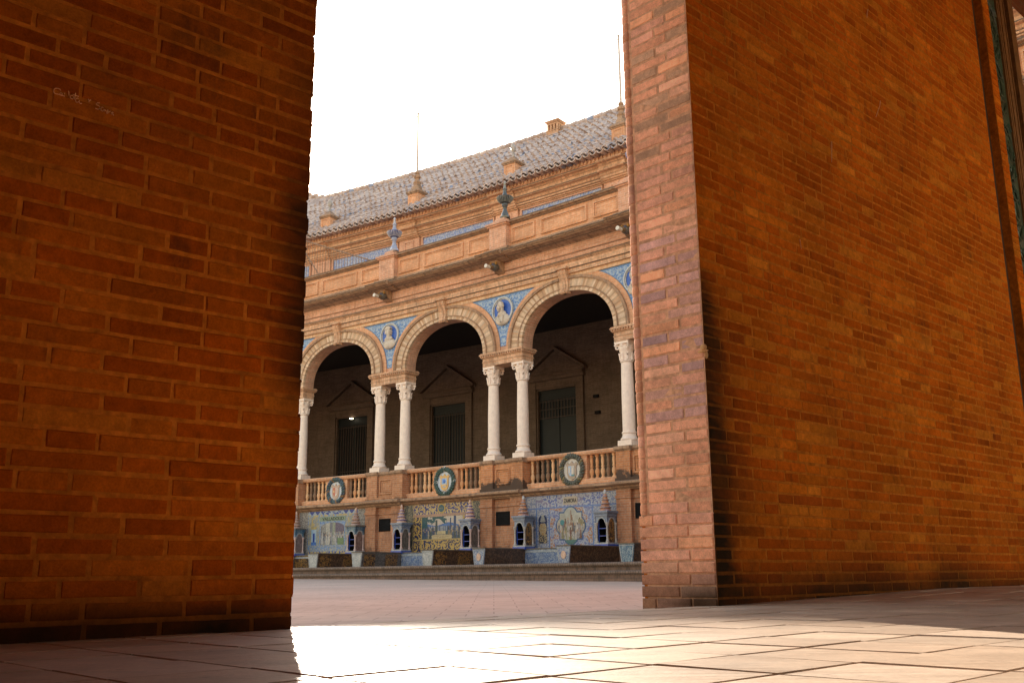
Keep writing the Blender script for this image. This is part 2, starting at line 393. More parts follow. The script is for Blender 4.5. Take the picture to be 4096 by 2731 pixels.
# ------------------------------------------------------------------ ground, platform
FY0 = 3.0
def ground_z(x, y):
    w, o = wo(x, y)
    zi = inner_floor(w)-0.030-0.03*(1 if o < -0.3 else 0)
    if o > -0.42: return zi
    # find rough s on the front for this x, y
    best = None
    for i in range(-34, 30):
        p = F(i*1.0, 2.95, 0); q = (p.x-x)**2+(p.y-y)**2
        if best is None or q < best[0]: best = (q, i)
    dist = math.sqrt(best[0]); t = -0.42-o
    a = t/(t+dist+1e-6); a = a*a*(3-2*a)*0.5+a*0.5
    return (zi+0.022)*(1-a)+front_ground(best[1])*a
def build_ground():
    b = MB(); xs = [-400, -200, -100, -60]+[-40+2.0*i for i in range(41)]+[60, 100, 200, 400]
    xs = sorted(set(xs+[-3+0.5*i for i in range(13)])); ys = [-400, -200, -100, -50, -20, -10, -5, -2, 0]+[1+0.5*i for i in range(24)]+[14+1.5*i for i in range(26)]+[60, 100, 200, 400]
    vs = []; fs = []
    for y in ys:
        for x in xs: vs.append((x, y, ground_z(x, y) if -60 < x < 60 and -30 < y < 60 else -0.2))
    n = len(xs)
    for j in range(len(ys)-1):
        for i in range(n-1): fs.append((j*n+i, j*n+i+1, (j+1)*n+i+1, (j+1)*n+i))
    b.add(vs, fs)
    k = NT('plaza_paving', 0.72, 0.25); ob = k.obj()
    br = k.n('ShaderNodeTexBrick'); mp = k.map(ob, rot=(0, 0, -0.02)); k.l(mp[0], mp[1], br, 'Vector'); br.offset = 0.5
    for a, v in (('Color1', (0.53, 0.40, 0.32)), ('Color2', (0.50, 0.37, 0.295)), ('Mortar', (0.33, 0.24, 0.195))): br.inputs[a].default_value = (*v, 1)
    for a, v in (('Scale', 1), ('Mortar Size', 0.004), ('Mortar Smooth', 0.2), ('Brick Width', 0.28), ('Row Height', 0.28)): br.inputs[a].default_value = v
    n1 = k.noise(ob, 0.5, 6, 0.65); n2 = k.noise(ob, 9, 5, 0.7); n3 = k.noise(k.map(ob, (1.2, 6, 1)), 1.3, 5, 0.7)
    c = k.mix(0.6, (br, 'Color'), k.ramp(n1, [(0.3, 0.75), (0.7, 1.2)]), 'MULTIPLY')
    c = k.mix(0.5, c, k.ramp(n2, [(0.3, 0.75), (0.7, 1.2)]), 'MULTIPLY')
    c = k.mix(0.35, c, k.ramp(n3, [(0.35, 0.7), (0.65, 1.15)]), 'MULTIPLY')
    k.color(c); k.bump(n2, 0.3, 0.01)
    b.build('plaza_pavement', k.m, None, lambda x, y, z: Vector((x, y, z+ZO)), kind='structure')
build_ground()
S0, S1 = -34.0, 34.0
b = MB()
b.sweep([(2.62, -0.6), (2.62, 0.19), (2.0, 0.215), (-0.2, 0.215), (-0.2, -0.6)], S0, S1)
b.sweep([(2.96, -0.6), (2.96, 0.0), (2.6, 0.005), (2.6, -0.6)], S0, S1)
plat = b.build('platform_steps', M['stone'], kind='structure')
b = MB()
def nosing(d, z, r):
    return [(d-0.34, z-r*1.2), (d-0.34, z+r*0.9), (d, z+r)]+[(d+r*math.sin(t), z+r*math.cos(t)) for t in (0.5, 1.0, 1.57, 2.1, 2.7)]+[(d, z-r*1.2)]
b.sweep(nosing(2.63, 0.225, 0.045), S0, S1)
b.sweep(nosing(2.97, 0.045, 0.042), S0, S1)
b.build('step_nosing', M['nose'], plat)

# ------------------------------------------------------------------ the palace front
pal = thing('arcaded_building', 'long brick palace across the plaza with arches on twin marble columns and tiled roof', 'building', F(0, 0, -0.2))
def PB(b, name, mat, parent=pal, **k): return b.build(name, M[mat] if isinstance(mat, str) else mat, parent, **k)
PIERS = range(-3, 3); BAYS = range(-3, 2)
ARC_E, A_IN = 2.2, (1.61, 1.29)
# --- lower wall
b = MB(); b.box(S0, S1, -0.5, 0.22, 0.2, 2.12)
for k in range(-7, 8):
    c = k*BAY
    for sg in (-1, 1):
        x0, x1 = sorted((c+sg*0.33, c+sg*0.78))
        b.box(x0, x1, 0.2, 0.335, 0.2, 2.10)
        b.box(x0-0.02, x1+0.02, 0.2, 0.365, 1.85, 1.92)
    b.box(c-0.33, c+0.33, 0.2, 0.255, 1.85, 1.92)
PB(b, 'base_wall', 'brick_base')
for k in range(-2, 2):
    c = k*BAY; g = MB(); g.frame(c-0.27, c+0.27, 1.34, 1.72, 0.025, 0.2, 0.245); g.box(c-0.25, c+0.25, 0.2, 0.226, 1.36, 1.70)
    for i in range(7): g.box(c-0.24, c+0.24, 0.22, 0.236, 1.38+i*0.046, 1.40+i*0.046)
    PB(g, 'vent_grille', 'black')
# --- string cornice under the balustrade
def corn2(e): return [(0.0, 2.07), (0.24+e, 2.07), (0.26+e, 2.10), (0.31+e, 2.11), (0.33+e, 2.15), (0.42+e, 2.17), (0.45+e, 2.195), (0.45+e, 2.245), (0.40+e, 2.27), (0.0, 2.27)]
b = MB(); b.sweep(corn2(0.0), S0, S1)
for k in range(-7, 8): b.sweep(corn2(0.10), k*BAY-0.80, k*BAY+0.80)
PB(b, 'string_cornice', 'mould_dark')
# --- gallery inside
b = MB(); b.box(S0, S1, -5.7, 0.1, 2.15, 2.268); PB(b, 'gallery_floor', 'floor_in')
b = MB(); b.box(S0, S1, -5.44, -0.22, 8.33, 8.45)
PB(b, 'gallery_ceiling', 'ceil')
b = MB(); dz = 6.27; hw = 0.80
edges = []
for k in range(-7, 7): edges.append(k*BAY+2.38)
prev = S0
for c in edges:
    b.box(prev, c-hw, -5.9, -5.45, 2.26, 8.34); b.box(c-hw, c+hw, -5.9, -5.45, dz, 8.34); prev = c+hw
b.box(prev, S1, -5.9, -5.45, 2.26, 8.34)
for sd in (-0.58, 0.0): pass
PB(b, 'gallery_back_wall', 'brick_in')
for k in range(-4, 1):
    c = k*BAY+2.38
    s_ = MB()
    for sg in (-1, 1):
        x0, x1 = sorted((c+sg*(hw+0.02), c+sg*(hw+0.30))); s_.box(x0, x1, -5.46, -5.36, 2.27, 6.55)
        x0, x1 = sorted((c+sg*(hw-0.03), c+sg*(hw+0.02))); s_.box(x0, x1, -5.50, -5.42, 2.27, dz-0.03)
    s_.box(c-hw-0.30, c+hw+0.30, -5.46, -5.38, dz+0.02, 6.55); s_.box(c-hw+0.03, c+hw-0.03, -5.50, -5.42, dz-0.03, dz+0.02)
    s_.sweep([(-5.46, 6.55), (-5.34, 6.57), (-5.30, 6.66), (-5.24, 6.70), (-5.24, 6.76), (-5.46, 6.78)], c-1.15, c+1.15)
    s_.prism([(c-1.15, 6.80), (c+1.15, 6.80), (c, 7.58)], -5.46, -5.36)
    for sg in (-1, 1):
        s_.prism([(c+sg*1.24, 6.78), (c+sg*1.24, 6.88), (c, 7.72), (c, 7.60)], -5.46, -5.24)
    sur = PB(s_, 'door_surround', 'brick_in')
    d_ = MB(); d_.box(c-hw-0.05, c+hw+0.05, -6.05, -5.56, 2.27, 5.95); d_.box(c-0.02, c+0.02, -5.56, -5.535, 2.27, 5.90)
    door = PB(d_, 'door', 'door' if k != -3 else 'glassdark')
    t_ = MB(); t_.box(c-hw, c+hw, -6.05, -5.525, 5.90, dz+0.05); t_.frame(c-hw+0.05, c+hw-0.05, 5.95, dz-0.04, 0.04, -5.525, -5.505); PB(t_, 'transom_panel', 'door')
    g = MB(); top = 5.90; bot = 5.25 if k == -1 else 2.27
    for i in range(13):
        x = c-hw+0.06+i*(2*hw-0.12)/12; g.box(x-0.012, x+0.012, -5.53, -5.51, bot, top)
    for z in (bot+0.03, (bot+top)/2, top-0.05): g.box(c-hw, c+hw, -5.534, -5.507, z-0.015, z+0.015)
    PB(g, 'door_grille', 'steel', door)
for s_, z_ in ((-0.75, 5.78), (-0.70, 5.23)):
    b = MB(); b.box(s_-0.09, s_+0.09, -5.46, -5.36, z_-0.05, z_+0.05); PB(b, 'iron_bracket', 'black')
lm = NT('lit_lamp'); lm.b.inputs['Emission Color'].default_value = (1, 0.86, 0.62, 1); lm.b.inputs['Emission Strength'].default_value = 6
b = MB(); b.lathe(-11.70, -5.36, [(0.02, 6.16), (0.07, 6.16), (0.075, 6.17), (0.075, 6.19), (0.03, 6.20)], 16)
lamp = b.build('ceiling_lamp', lm.m, None); tag(lamp, 'small round lit lamp above the dark doorway behind the leftmost arch', 'lamp')
# --- pedestals and balustrade
for k in PIERS:
    c = k*BAY; b = MB()
    for sg in (-1, 1):
        x0, x1 = sorted((c+sg*0.33, c+sg*0.77)); b.box(x0, x1, -0.30, 0.31, 2.26, 3.06)
    b.box(c-0.33, c+0.33, -0.30, 0.23, 2.26, 3.06)
    b.frame(c-0.27, c+0.27, 2.46, 2.92, 0.045, 0.22, 0.265); b.frame(c-0.2, c+0.2, 2.53, 2.85, 0.03, 0.22, 0.245)
    b.box(c-0.80, c+0.80, 0.0, 0.335, 2.262, 2.36)
    ped = PB(b, 'column_pedestal', 'brick_lichen' if k in (0, 1) else 'brick_ped')
    b = MB()
    cap = lambda e: [(-0.33, 3.02), (0.31+e, 3.02), (0.33+e, 3.06), (0.36+e, 3.07), (0.37+e, 3.12), (0.36+e, 3.155), (-0.33, 3.16)]
    b.sweep(cap(-0.08), c-0.36, c+0.36)
    for sg in (-1, 1):
        x0, x1 = sorted((c+sg*0.30, c+sg*0.80)); b.sweep(cap(0.0), x0, x1)
    PB(b, 'pedestal_cap', 'mould_dark', ped)
bal_prof = [(0.055, 0), (0.055, 0.03), (0.035, 0.045), (0.034, 0.07), (0.052, 0.12), (0.062, 0.17), (0.055, 0.225), (0.036, 0.27), (0.034, 0.285), (0.045, 0.295), (0.045, 0.325), (0.034, 0.335), (0.04, 0.40), (0.045, 0.45), (0.036, 0.52), (0.033, 0.55), (0.05, 0.57), (0.055, 0.60), (0.055, 0.63)]
b = MB(); b.lathe(0, 0, bal_prof, 12); bal_me = [b.mesh('baluster', M[m], LOC) for m in ('terra', 'terra_dark')]
b = MB(); b.lathe(0, 0, bal_prof, 12); bal_me.append(b.mesh('baluster', m_plain('pale_terracotta', (0.74, 0.45, 0.24), 0.65, 0.3, 0.2, 6), LOC))
crest = {-3: 0, -2: 0, -1: 1, 0: 2, 1: 0}
for k in BAYS:
    c = k*BAY+2.35; a, z = k*BAY+0.77, (k+1)*BAY-0.77; b = MB()
    b.box(a, z, -0.13, 0.13, 2.262, 2.43); b.sweep([(-0.14, 3.06), (0.12, 3.05), (0.15, 3.08), (0.16, 3.13), (0.12, 3.17), (-0.12, 3.17), (-0.15, 3.12)], a, z)
    b.box(c-0.47, c+0.47, -0.11, 0.09, 2.43, 3.06)
    balu = PB(b, 'balustrade', 'brick_clean')
    if k not in (-2, -1, 0): continue
    for side in (-1, 1):
        for i in range(6):
            s_ = c+side*(0.47+0.095+i*0.181)
            put('baluster', bal_me[RND.choice([0, 1, 1, 2])], balu, s_, 0.0, 2.43)
# wreathed crests on the balustrade
def wreath_mb(c, cols, n=30):
    w = MB()
    for i in range(n):
        t = 2*PI*i/n; col = cols[i % len(cols)] if RND.random() > 0.25 else RND.choice(cols)
        for j in range(3):
            rr = 0.345+0.036*(j-1)+RND.uniform(-.008, .008)
            w.ball((c+rr*1.03*math.cos(t+j*0.08), 0.145+(0.022 if j == 1 else 0)+RND.uniform(-.006, .006), 2.70+rr*1.07*math.sin(t+j*0.08)), 0.043, 7, 5, col=col)
    return w
def disc_mb(c, zc, rx, rz, d0, d1, n=28, col=None):
    return MB().prism([(c+rx*math.cos(2*PI*i/n), zc+rz*math.sin(2*PI*i/n)) for i in range(n)], d0, d1, col)
CRESTS = [dict(w=[(0.05, 0.12, 0.22), (0.05, 0.17, 0.17), (0.08, 0.2, 0.3), (0.5, 0.25, 0.08)], plate=(0.50, 0.55, 0.60), sh=(0.42, 0.3, 0.24), q=[(0.40, 0.10, 0.07), (0.62, 0.58, 0.52)]),
          dict(w=[(0.03, 0.13, 0.12), (0.04, 0.18, 0.17), (0.03, 0.15, 0.10), (0.03, 0.13, 0.12)], plate=(0.48, 0.55, 0.62), sh=(0.60, 0.36, 0.12), q=[(0.25, 0.40, 0.62), (0.35, 0.47, 0.6)]),
          dict(w=[(0.16, 0.17, 0.12), (0.11, 0.14, 0.10), (0.42, 0.33, 0.12), (0.2, 0.2, 0.16)], plate=(0.52, 0.50, 0.46), sh=(0.34, 0.26, 0.2), q=[(0.30, 0.42, 0.58), (0.45, 0.42, 0.38)])]
for k in (-2, -1, 0):
    c = k*BAY+2.35; cr = CRESTS[k+2]
    p_ = disc_mb(c, 2.70, 0.32, 0.335, 0.08, 0.125, col=cr['plate']); plate = PB(p_, 'oval_crest', 'paint')
    PB(wreath_mb(c, [shade(mixc(q, (0.16, 0.15, 0.12), 0.35), 0.55) for q in cr['w']]), 'fruit_wreath', 'paint', plate)
    if k == -1:
        r_ = MB()
        for t in (0.0, PI/2, PI, 3*PI/2):
            for e in (-0.07, 0.0, 0.07):
                r_.tube([(c+(0.345+q)*1.03*math.cos(t+e*(1 if q > 0 else -1)), 0.175 if abs(q) < 0.05 else 0.13, 2.70+(0.345+q)*1.07*math.sin(t+e*(1 if q > 0 else -1))) for q in (-0.08, -0.04, 0, 0.04, 0.08)], 0.009, 5, (0.62, 0.62, 0.6))
        PB(r_, 'ribbon', 'paint', plate)
    s_ = MB(); hw2 = 0.175
    outl = [(-0.15, 0.10), (-0.20, 0.16), (-0.14, 0.21), (-0.07, 0.16), (0, 0.24), (0.07, 0.16), (0.14, 0.21), (0.20, 0.16), (0.15, 0.10), (0.155, -0.10), (0.11, -0.21), (0, -0.25), (-0.11, -0.21), (-0.155, -0.10)]
    s_.prism([(c+x, 2.69+y) for x, y in outl], 0.12, 0.15, cr['sh'])
    s_.prism([(c-0.105, 2.80), (c, 2.80), (c, 2.53), (c-0.06, 2.55), (c-0.105, 2.62)], 0.148, 0.158, cr['q'][0])
    s_.prism([(c+0.105, 2.80), (c, 2.80), (c, 2.53), (c+0.06, 2.55), (c+0.105, 2.62)], 0.148, 0.158, cr['q'][1])
    if k == -2:
        for i in range(5): s_.prism([(c+0.01, 2.60+i*0.04), (c+0.09, 2.61+i*0.04), (c+0.09, 2.625+i*0.04), (c+0.01, 2.615+i*0.04)], 0.157, 0.163, (0.45, 0.12, 0.08))
        s_.prism([(c-0.085, 2.64), (c-0.03, 2.64), (c-0.03, 2.72), (c-0.085, 2.72)], 0.157, 0.164, (0.6, 0.4, 0.2))
    elif k == -1:
        s_.ball((c, 0.158, 2.715), (0.06, 0.02, 0.065), 12, 8, (0.08, 0.2, 0.55)); s_.box(c-0.085, c+0.085, 0.15, 0.164, 2.565, 2.625, col=(0.6, 0.4, 0.18))
    else:
        for x, y, h in ((-0.06, 2.62, 0.14), (0.05, 2.58, 0.17)): s_.box(c+x-0.022, c+x+0.022, 0.15, 0.166, y, y+h, col=(0.55, 0.5, 0.42))
        s_.box(c+0.0, c+0.1, 0.15, 0.163, 2.53, 2.58, col=(0.08, 0.22, 0.25))
    PB(s_, 'shield', 'paint', plate)

# --- columns
b = MB(); b.lathe(0, 0, [(0.166, 3.55), (0.168, 3.9), (0.165, 4.5), (0.150, 5.34), (0.162, 5.345), (0.176, 5.36), (0.176, 5.385), (0.152, 5.40)], 24)
shaft_me = b.mesh('column', M['marble'], LOC)
b = MB(); b.box(-0.215, 0.215, -0.215, 0.215, 3.16, 3.31)
b.lathe(0, 0, [(0.19, 3.31), (0.222, 3.32), (0.23, 3.345), (0.22, 3.37), (0.20, 3.385), (0.184, 3.42), (0.174, 3.47), (0.174, 3.485), (0.19, 3.495), (0.194, 3.515), (0.186, 3.54), (0.168, 3.55)], 24)
base_me = b.mesh('column_base', M['marble'], LOC)
b = MB(); b.lathe(0, 0, [(0.152, 5.40), (0.155, 5.50), (0.165, 5.58), (0.19, 5.66), (0.21, 5.72), (0.19, 5.82)], 16)
for q in range(8):                       # leaves hugging the bell
    t = 2*PI*q/8; p = [(0.155, 5.40), (0.165, 5.50), (0.19, 5.57), (0.21, 5.575)]
    b.tube([(r*math.cos(t), r*math.sin(t), z) for r, z in p], 0.038, 6, r1=0.02)
b.prism([(-0.205, 5.82), (0.205, 5.82), (0.222, 5.85), (0.222, 5.895), (-0.222, 5.895), (-0.222, 5.85)], -0.22, 0.22)
for sx in (-1, 1):
    for sy in (-1, 1):                   # corner volutes
        cx, cy = sx*0.175, sy*0.175
        vv = Vector((sx, sy, 0)).normalized(); pts = []
        for i in range(15):
            a = 0.6+i*0.55; r = 0.075*(1-i/17); pts.append((cx+vv.x*r*math.cos(a), cy+vv.y*r*math.cos(a), 5.735+r*math.sin(a)))
        b.tube(pts, 0.03, 6, r1=0.018)
    b.ball((sx*0.2, 0, 5.78), (0.03, 0.05, 0.04), 8, 6); b.ball((0, sx*0.2, 5.78), (0.05, 0.03, 0.04), 8, 6)
cap_me = b.mesh('capital', M['marble'], LOC)
for k in PIERS:
    for sg in (-1, 1):
        c = put('column', shaft_me, pal, k*BAY+sg*0.547, 0, 0)
        sub('column_base', base_me, c); sub('capital', cap_me, c)
# --- impost blocks
for k in PIERS:
    c = k*BAY; b = MB(); b.box(c-0.75, c+0.75, -0.245, 0.245, 5.895, 6.14)
    b.box(c-0.77, c+0.77, -0.262, 0.262, 6.015, 6.035)
    b.box(c-0.79, c+0.79, -0.285, 0.285, 6.14, 6.16)
    for i in range(19): x = c-0.80+i*0.0866; b.box(x, x+0.045, 0.25, 0.315, 6.165, 6.205); b.box(x, x+0.045, -0.315, -0.25, 6.165, 6.205)
    for i in range(7):
        y = -0.28+i*0.085
        for sg in (-1, 1): b.box(c+sg*0.79-0.025, c+sg*0.79+0.025, y, y+0.045, 6.165, 6.205)
    b.box(c-0.78, c+0.78, -0.27, 0.27, 6.16, 6.21)
    b.box(c-0.83, c+0.83, -0.325, 0.325, 6.21, 6.245); b.box(c-0.81, c+0.81, -0.305, 0.305, 6.245, 6.275)
    PB(b, 'impost_block', 'mould')
# --- arches
def sell(t, a, bb, ex): 
    c, q = math.cos(t), math.sin(t); return math.copysign(abs(c)**(2/ex), c)*a, abs(q)**(2/ex)*bb
Z0 = 6.275
for k in BAYS:
    c = k*BAY+2.35; a = k*BAY; z = a+BAY; n = 36
    arc = [(c+sell(PI-PI*i/n, *A_IN, ARC_E)[0], Z0+sell(PI-PI*i/n, *A_IN, ARC_E)[1]) for i in range(n+1)]
    b = MB(); TOPZ = 8.45
    # wall with the arch cut out, built as strips so it follows the curve
    xs = [a]+[p[0] for p in arc]+[z]; lo = [Z0]+[p[1] for p in arc]+[Z0]
    vs = []; fs = []
    xs2 = [a, arc[0][0]-1e-4]+[p[0] for p in arc]+[arc[-1][0]+1e-4, z]; lo2 = [Z0, Z0]+[p[1] for p in arc]+[Z0, Z0]
    for x, l in zip(xs2, lo2): vs += [(x, 0.17, l), (x, 0.17, TOPZ), (x, -0.22, l), (x, -0.22, TOPZ)]
    for i in range(len(xs2)-1):
        p, q = 4*i, 4*i+4
        fs += [(p, q, q+1, p+1), (p+2, p+3, q+3, q+2), (p, p+2, q+2, q)]
    b.add(vs, fs); PB(b, 'arch_wall', 'brick')
    VC = [(0.64, 0.47, 0.32), (0.58, 0.40, 0.26), (0.66, 0.50, 0.36), (0.52, 0.33, 0.2), (0.62, 0.44, 0.29)]
    vcf = lambda i: shade(RND.choice(VC), RND.uniform(0.8, 1.08)) if i % 3 else shade(RND.choice(VC), 0.72)
    ar = MB(); ar.ring(c, Z0, A_IN, (1.73, 1.385), -0.22, 0.255, n=96, ex=ARC_E, col=vcf)
    ar.ring(c, Z0, (1.73, 1.385), (2.02, 1.64), 0.0, 0.225, n=96, ex=ARC_E, col=vcf)
    arch = PB(ar, 'archivolt', 'vous')
    ar = MB(); ar.ring(c, Z0, (2.02, 1.64), (2.10, 1.715), 0.0, 0.275, ex=ARC_E)
    ar.ring(c, Z0, (1.725, 1.38), (1.755, 1.41), 0.0, 0.272, ex=ARC_E); PB(ar, 'arch_roll_moulding', 'mould_dark', arch)
    ar = MB(); ar.ring(c, Z0, (2.10, 1.715), (2.235, 1.86), 0.0, 0.205, ex=ARC_E); PB(ar, 'outer_brick_ring', 'brick_clean', arch)
    ks = MB(); pr = [(0.17, 7.50), (0.30, 7.50), (0.335, 7.54), (0.31, 7.60), (0.285, 7.70), (0.30, 7.85), (0.36, 7.98), (0.41, 8.05), (0.42, 8.12), (0.38, 8.17), (0.17, 8.17)]
    ks.sweep(pr, c-0.14, c+0.14); ks.sweep([(d+0.018, z_) for d, z_ in pr], c-0.045, c+0.045); ks.box(c-0.2, c+0.2, 0.2, 0.45, 8.17, 8.22)
    PB(ks, 'keystone', 'mould', arch)
# blue spandrel panels with portrait medallions
def bust_mb(kind):
    b = MB(); f = 0.03
    b.ball((0, f, -0.27), (0.25, 0.075, 0.17), 18, 10); b.ball((0, f+0.02, -0.13), (0.15, 0.07, 0.10), 14, 8)
    b.tube([(0, f+0.03, -0.14), (0.005, f+0.05, 0.02)], 0.075, 10, r1=0.065)
    if kind == 'profile':
        hd = [(-0.09, 0.10), (-0.10, 0.03), (-0.06, -0.03), (0.0, -0.06), (0.05, -0.06), (0.085, -0.045), (0.085, -0.02), (0.095, -0.01), (0.088, 0.01), (0.098, 0.02), (0.118, 0.035), (0.088, 0.075), (0.088, 0.10), (0.08, 0.13), (0.04, 0.16), (-0.04, 0.16)]
        for s_, g in ((1.0, 0.07), (0.93, 0.10), (0.8, 0.125), (0.6, 0.14)): b.prism([(x*s_+0.0, 0.05+(y-0.05)*s_+0.03) for x, y in hd], 0.0, g)
        b.box(-0.115, 0.105, 0.0, 0.125, 0.155, 0.19); b.prism([(-0.1, 0.19), (0.09, 0.19), (0.06, 0.235), (-0.07, 0.235)], 0.0, 0.115); b.prism([(-0.12, 0.02), (-0.05, 0.02), (-0.06, 0.14), (-0.115, 0.15)], 0.0, 0.12)
        b.box(-0.16, 0.18, 0.06, 0.11, -0.15, -0.13)
    else:
        b.ball((-0.01, f+0.06, 0.10), (0.095, 0.095, 0.125), 16, 12); b.ball((-0.03, f+0.14, 0.03), (0.06, 0.05, 0.075), 12, 8)
        b.ball((-0.035, f+0.155, 0.09), (0.018, 0.03, 0.035), 8, 6); b.ball((-0.035, f+0.14, 0.125), (0.07, 0.02, 0.014), 10, 6)
        b.ball((-0.035, f+0.158, 0.045), (0.04, 0.02, 0.012), 8, 6); b.ball((0.085, f+0.06, 0.08), (0.016, 0.03, 0.032), 8, 6); b.ball((-0.03, f+0.13, -0.03), (0.045, 0.04, 0.06), 10, 8)
        for sg in (-1, 1): b.tube([(0.02*sg, f+0.06, -0.12), (0.10*sg-0.02, f+0.09, -0.2), (0.02+0.03*sg, f+0.08, -0.36)], 0.022, 6)
    return b
bust_me = {q: bust_mb(q).mesh('portrait_bust', M['bust'], LOC) for q in ('profile', 'face')}
for k in PIERS:
    c = k*BAY; top = 7.945; pts = []
    for i in range(13):                           # along the left arch's outer ring upwards
        z = 6.42+(top-6.42)*i/12; q = min(1, (z-Z0)/1.86); x = 2.235*(1-q**ARC_E)**(1/ARC_E); pts.append((x, z))
    lf = [(c-2.35+x+0.004, z) for x, z in pts]; rt = [(c+2.35-x-0.004, z) for x, z in pts]
    b = MB(); ncl = 44
    zl = [6.42+(top-6.42)*q/62 for q in range(63)]
    for q in range(62):
        za, zb = zl[q], zl[q+1]; wd_ = []
        for z in (za, zb): t_ = min(1, (z-Z0)/1.86); wd_.append(2.35-2.235*(1-t_**ARC_E)**(1/ARC_E)-0.004)
        nn = max(3, int(max(wd_)*2/0.028))
        for u in range(nn):
            x0, x1 = -1+2*u/nn, -1+2*(u+1)/nn
            xm, zm = (x0+x1)/2*(wd_[0]+wd_[1])/2, (za+zb)/2
            edge = abs(xm) > (wd_[0]+wd_[1])/2-0.035 or zm > top-0.05
            dm = math.hypot(xm, zm-7.48); sc = scroll(abs(xm)+5, zm+0.07, 0.235, 2)
            col = (0.10, 0.19, 0.36) if edge else mixc((0.07, 0.17, 0.40), (0.33, 0.41, 0.48), sc*(0.55+0.45*vn(xm*20, zm*20, 3)))
            b.add([(c+x0*wd_[0], 0.182, za), (c+x1*wd_[0], 0.182, za), (c+x1*wd_[1], 0.182, zb), (c+x0*wd_[1], 0.182, zb)], [(0, 1, 2, 3)], shade(col, 0.8+0.4*vn(xm*30, zm*30, 5)))
    sp = PB(b, 'spandrel_tile_panel', 'paint', smooth=0)
    if k not in (-2, -1, 0, 1): continue
    b = MB(); n = 32
    for r, g, d0, d1 in ((0.36, 0.40, 0.18, 0.235), (0.325, 0.345, 0.18, 0.215)):
        b.ring(c, 7.48, (r, r), (g, g), d0, d1, n=n, ex=2, t0=0, t1=2*PI)
    for i in range(28): t = 2*PI*i/28; b.ball((c+0.353*math.cos(t), 0.2, 7.48+0.353*math.sin(t)), 0.016, 6, 4)
    md = PB(b, 'medallion_rim', 'medal_rim', sp)
    PB(disc_mb(c, 7.48, 0.33, 0.33, 0.17, 0.195), 'medallion_ground', 'medal_blue', sp)
    m = bpy.data.objects.new('portrait_bust', bust_me['profile' if k == -1 else 'face']); COL.objects.link(m); m.parent = sp
    m.location = F(c, 0.19, 7.50)-BASE[sp.name]; m.rotation_euler = (0, 0, FR(c)); m.scale = (1.08, 1.0, 1.08)
# --- entablature and cornice
b = MB(); b.box(S0, -14.9, -0.22, 0.165, 2.2, 8.45); b.box(10.2, S1, -0.22, 0.165, 2.2, 8.45); PB(b, 'end_wall', 'brick')
b = MB(); b.sweep([(0.0, 7.948), (0.215, 7.948), (0.215, 8.055), (0.0, 8.055)], S0, S1); PB(b, 'soldier_course', 'voussoir')
b = MB()
b.sweep([(0.0, 8.057), (0.275, 8.057), (0.275, 8.20), (0.30, 8.205), (0.30, 8.35), (0.33, 8.37), (0.37, 8.40), (0.38, 8.44), (0.0, 8.46)], S0, S1)
PB(b, 'architrave', 'mould')
b = MB(); b.sweep([(0.0, 8.46), (0.245, 8.46), (0.245, 8.62), (0.27, 8.63), (0.27, 8.88), (0.0, 8.88)], S0, S1); PB(b, 'frieze_band', 'brick')
def corn(e): return [(0.0, 8.875), (0.30+e, 8.875), (0.33+e, 8.90), (0.42+e, 8.905), (0.46+e, 8.93), (0.52+e, 8.935), (0.56+e, 8.96), (0.70+e, 8.965), (0.72+e, 8.99), (0.76+e, 9.00), (0.79+e, 9.045), (0.78+e, 9.06), (0.45+e, 9.11), (0.44+e, 9.20), (0.40+e, 9.22), (0.39+e, 9.27), (0.33+e, 9.30), (0.0, 9.30)]
b = MB(); b.sweep(corn(0), S0, S1)
for k in range(-7, 8): b.sweep(corn(0.13), k*BAY-0.46, k*BAY+0.46)
PB(b, 'main_cornice', 'mould_dark')
M['stain'] = m_brick('weathering_and_shade', (0.17, 0.125, 0.09), (0.11, 0.08, 0.06), (0.08, 0.06, 0.05), bw=0.3, bh=0.06, dirt=0.7, dirtcol=(0.34, 0.22, 0.14))  # lichen-dark edge strips whose colour also stands in for weak cornice shadow lines
b = MB()
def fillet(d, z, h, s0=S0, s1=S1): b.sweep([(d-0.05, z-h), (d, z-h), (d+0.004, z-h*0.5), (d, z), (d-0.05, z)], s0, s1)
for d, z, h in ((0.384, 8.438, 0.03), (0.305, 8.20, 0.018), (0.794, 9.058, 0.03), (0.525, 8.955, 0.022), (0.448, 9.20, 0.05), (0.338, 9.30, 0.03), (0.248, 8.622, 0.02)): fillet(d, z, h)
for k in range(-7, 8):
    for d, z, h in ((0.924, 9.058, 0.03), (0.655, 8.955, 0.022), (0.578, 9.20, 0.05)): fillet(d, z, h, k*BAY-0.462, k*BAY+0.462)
PB(b, 'weathered_shade_fillets', 'stain')
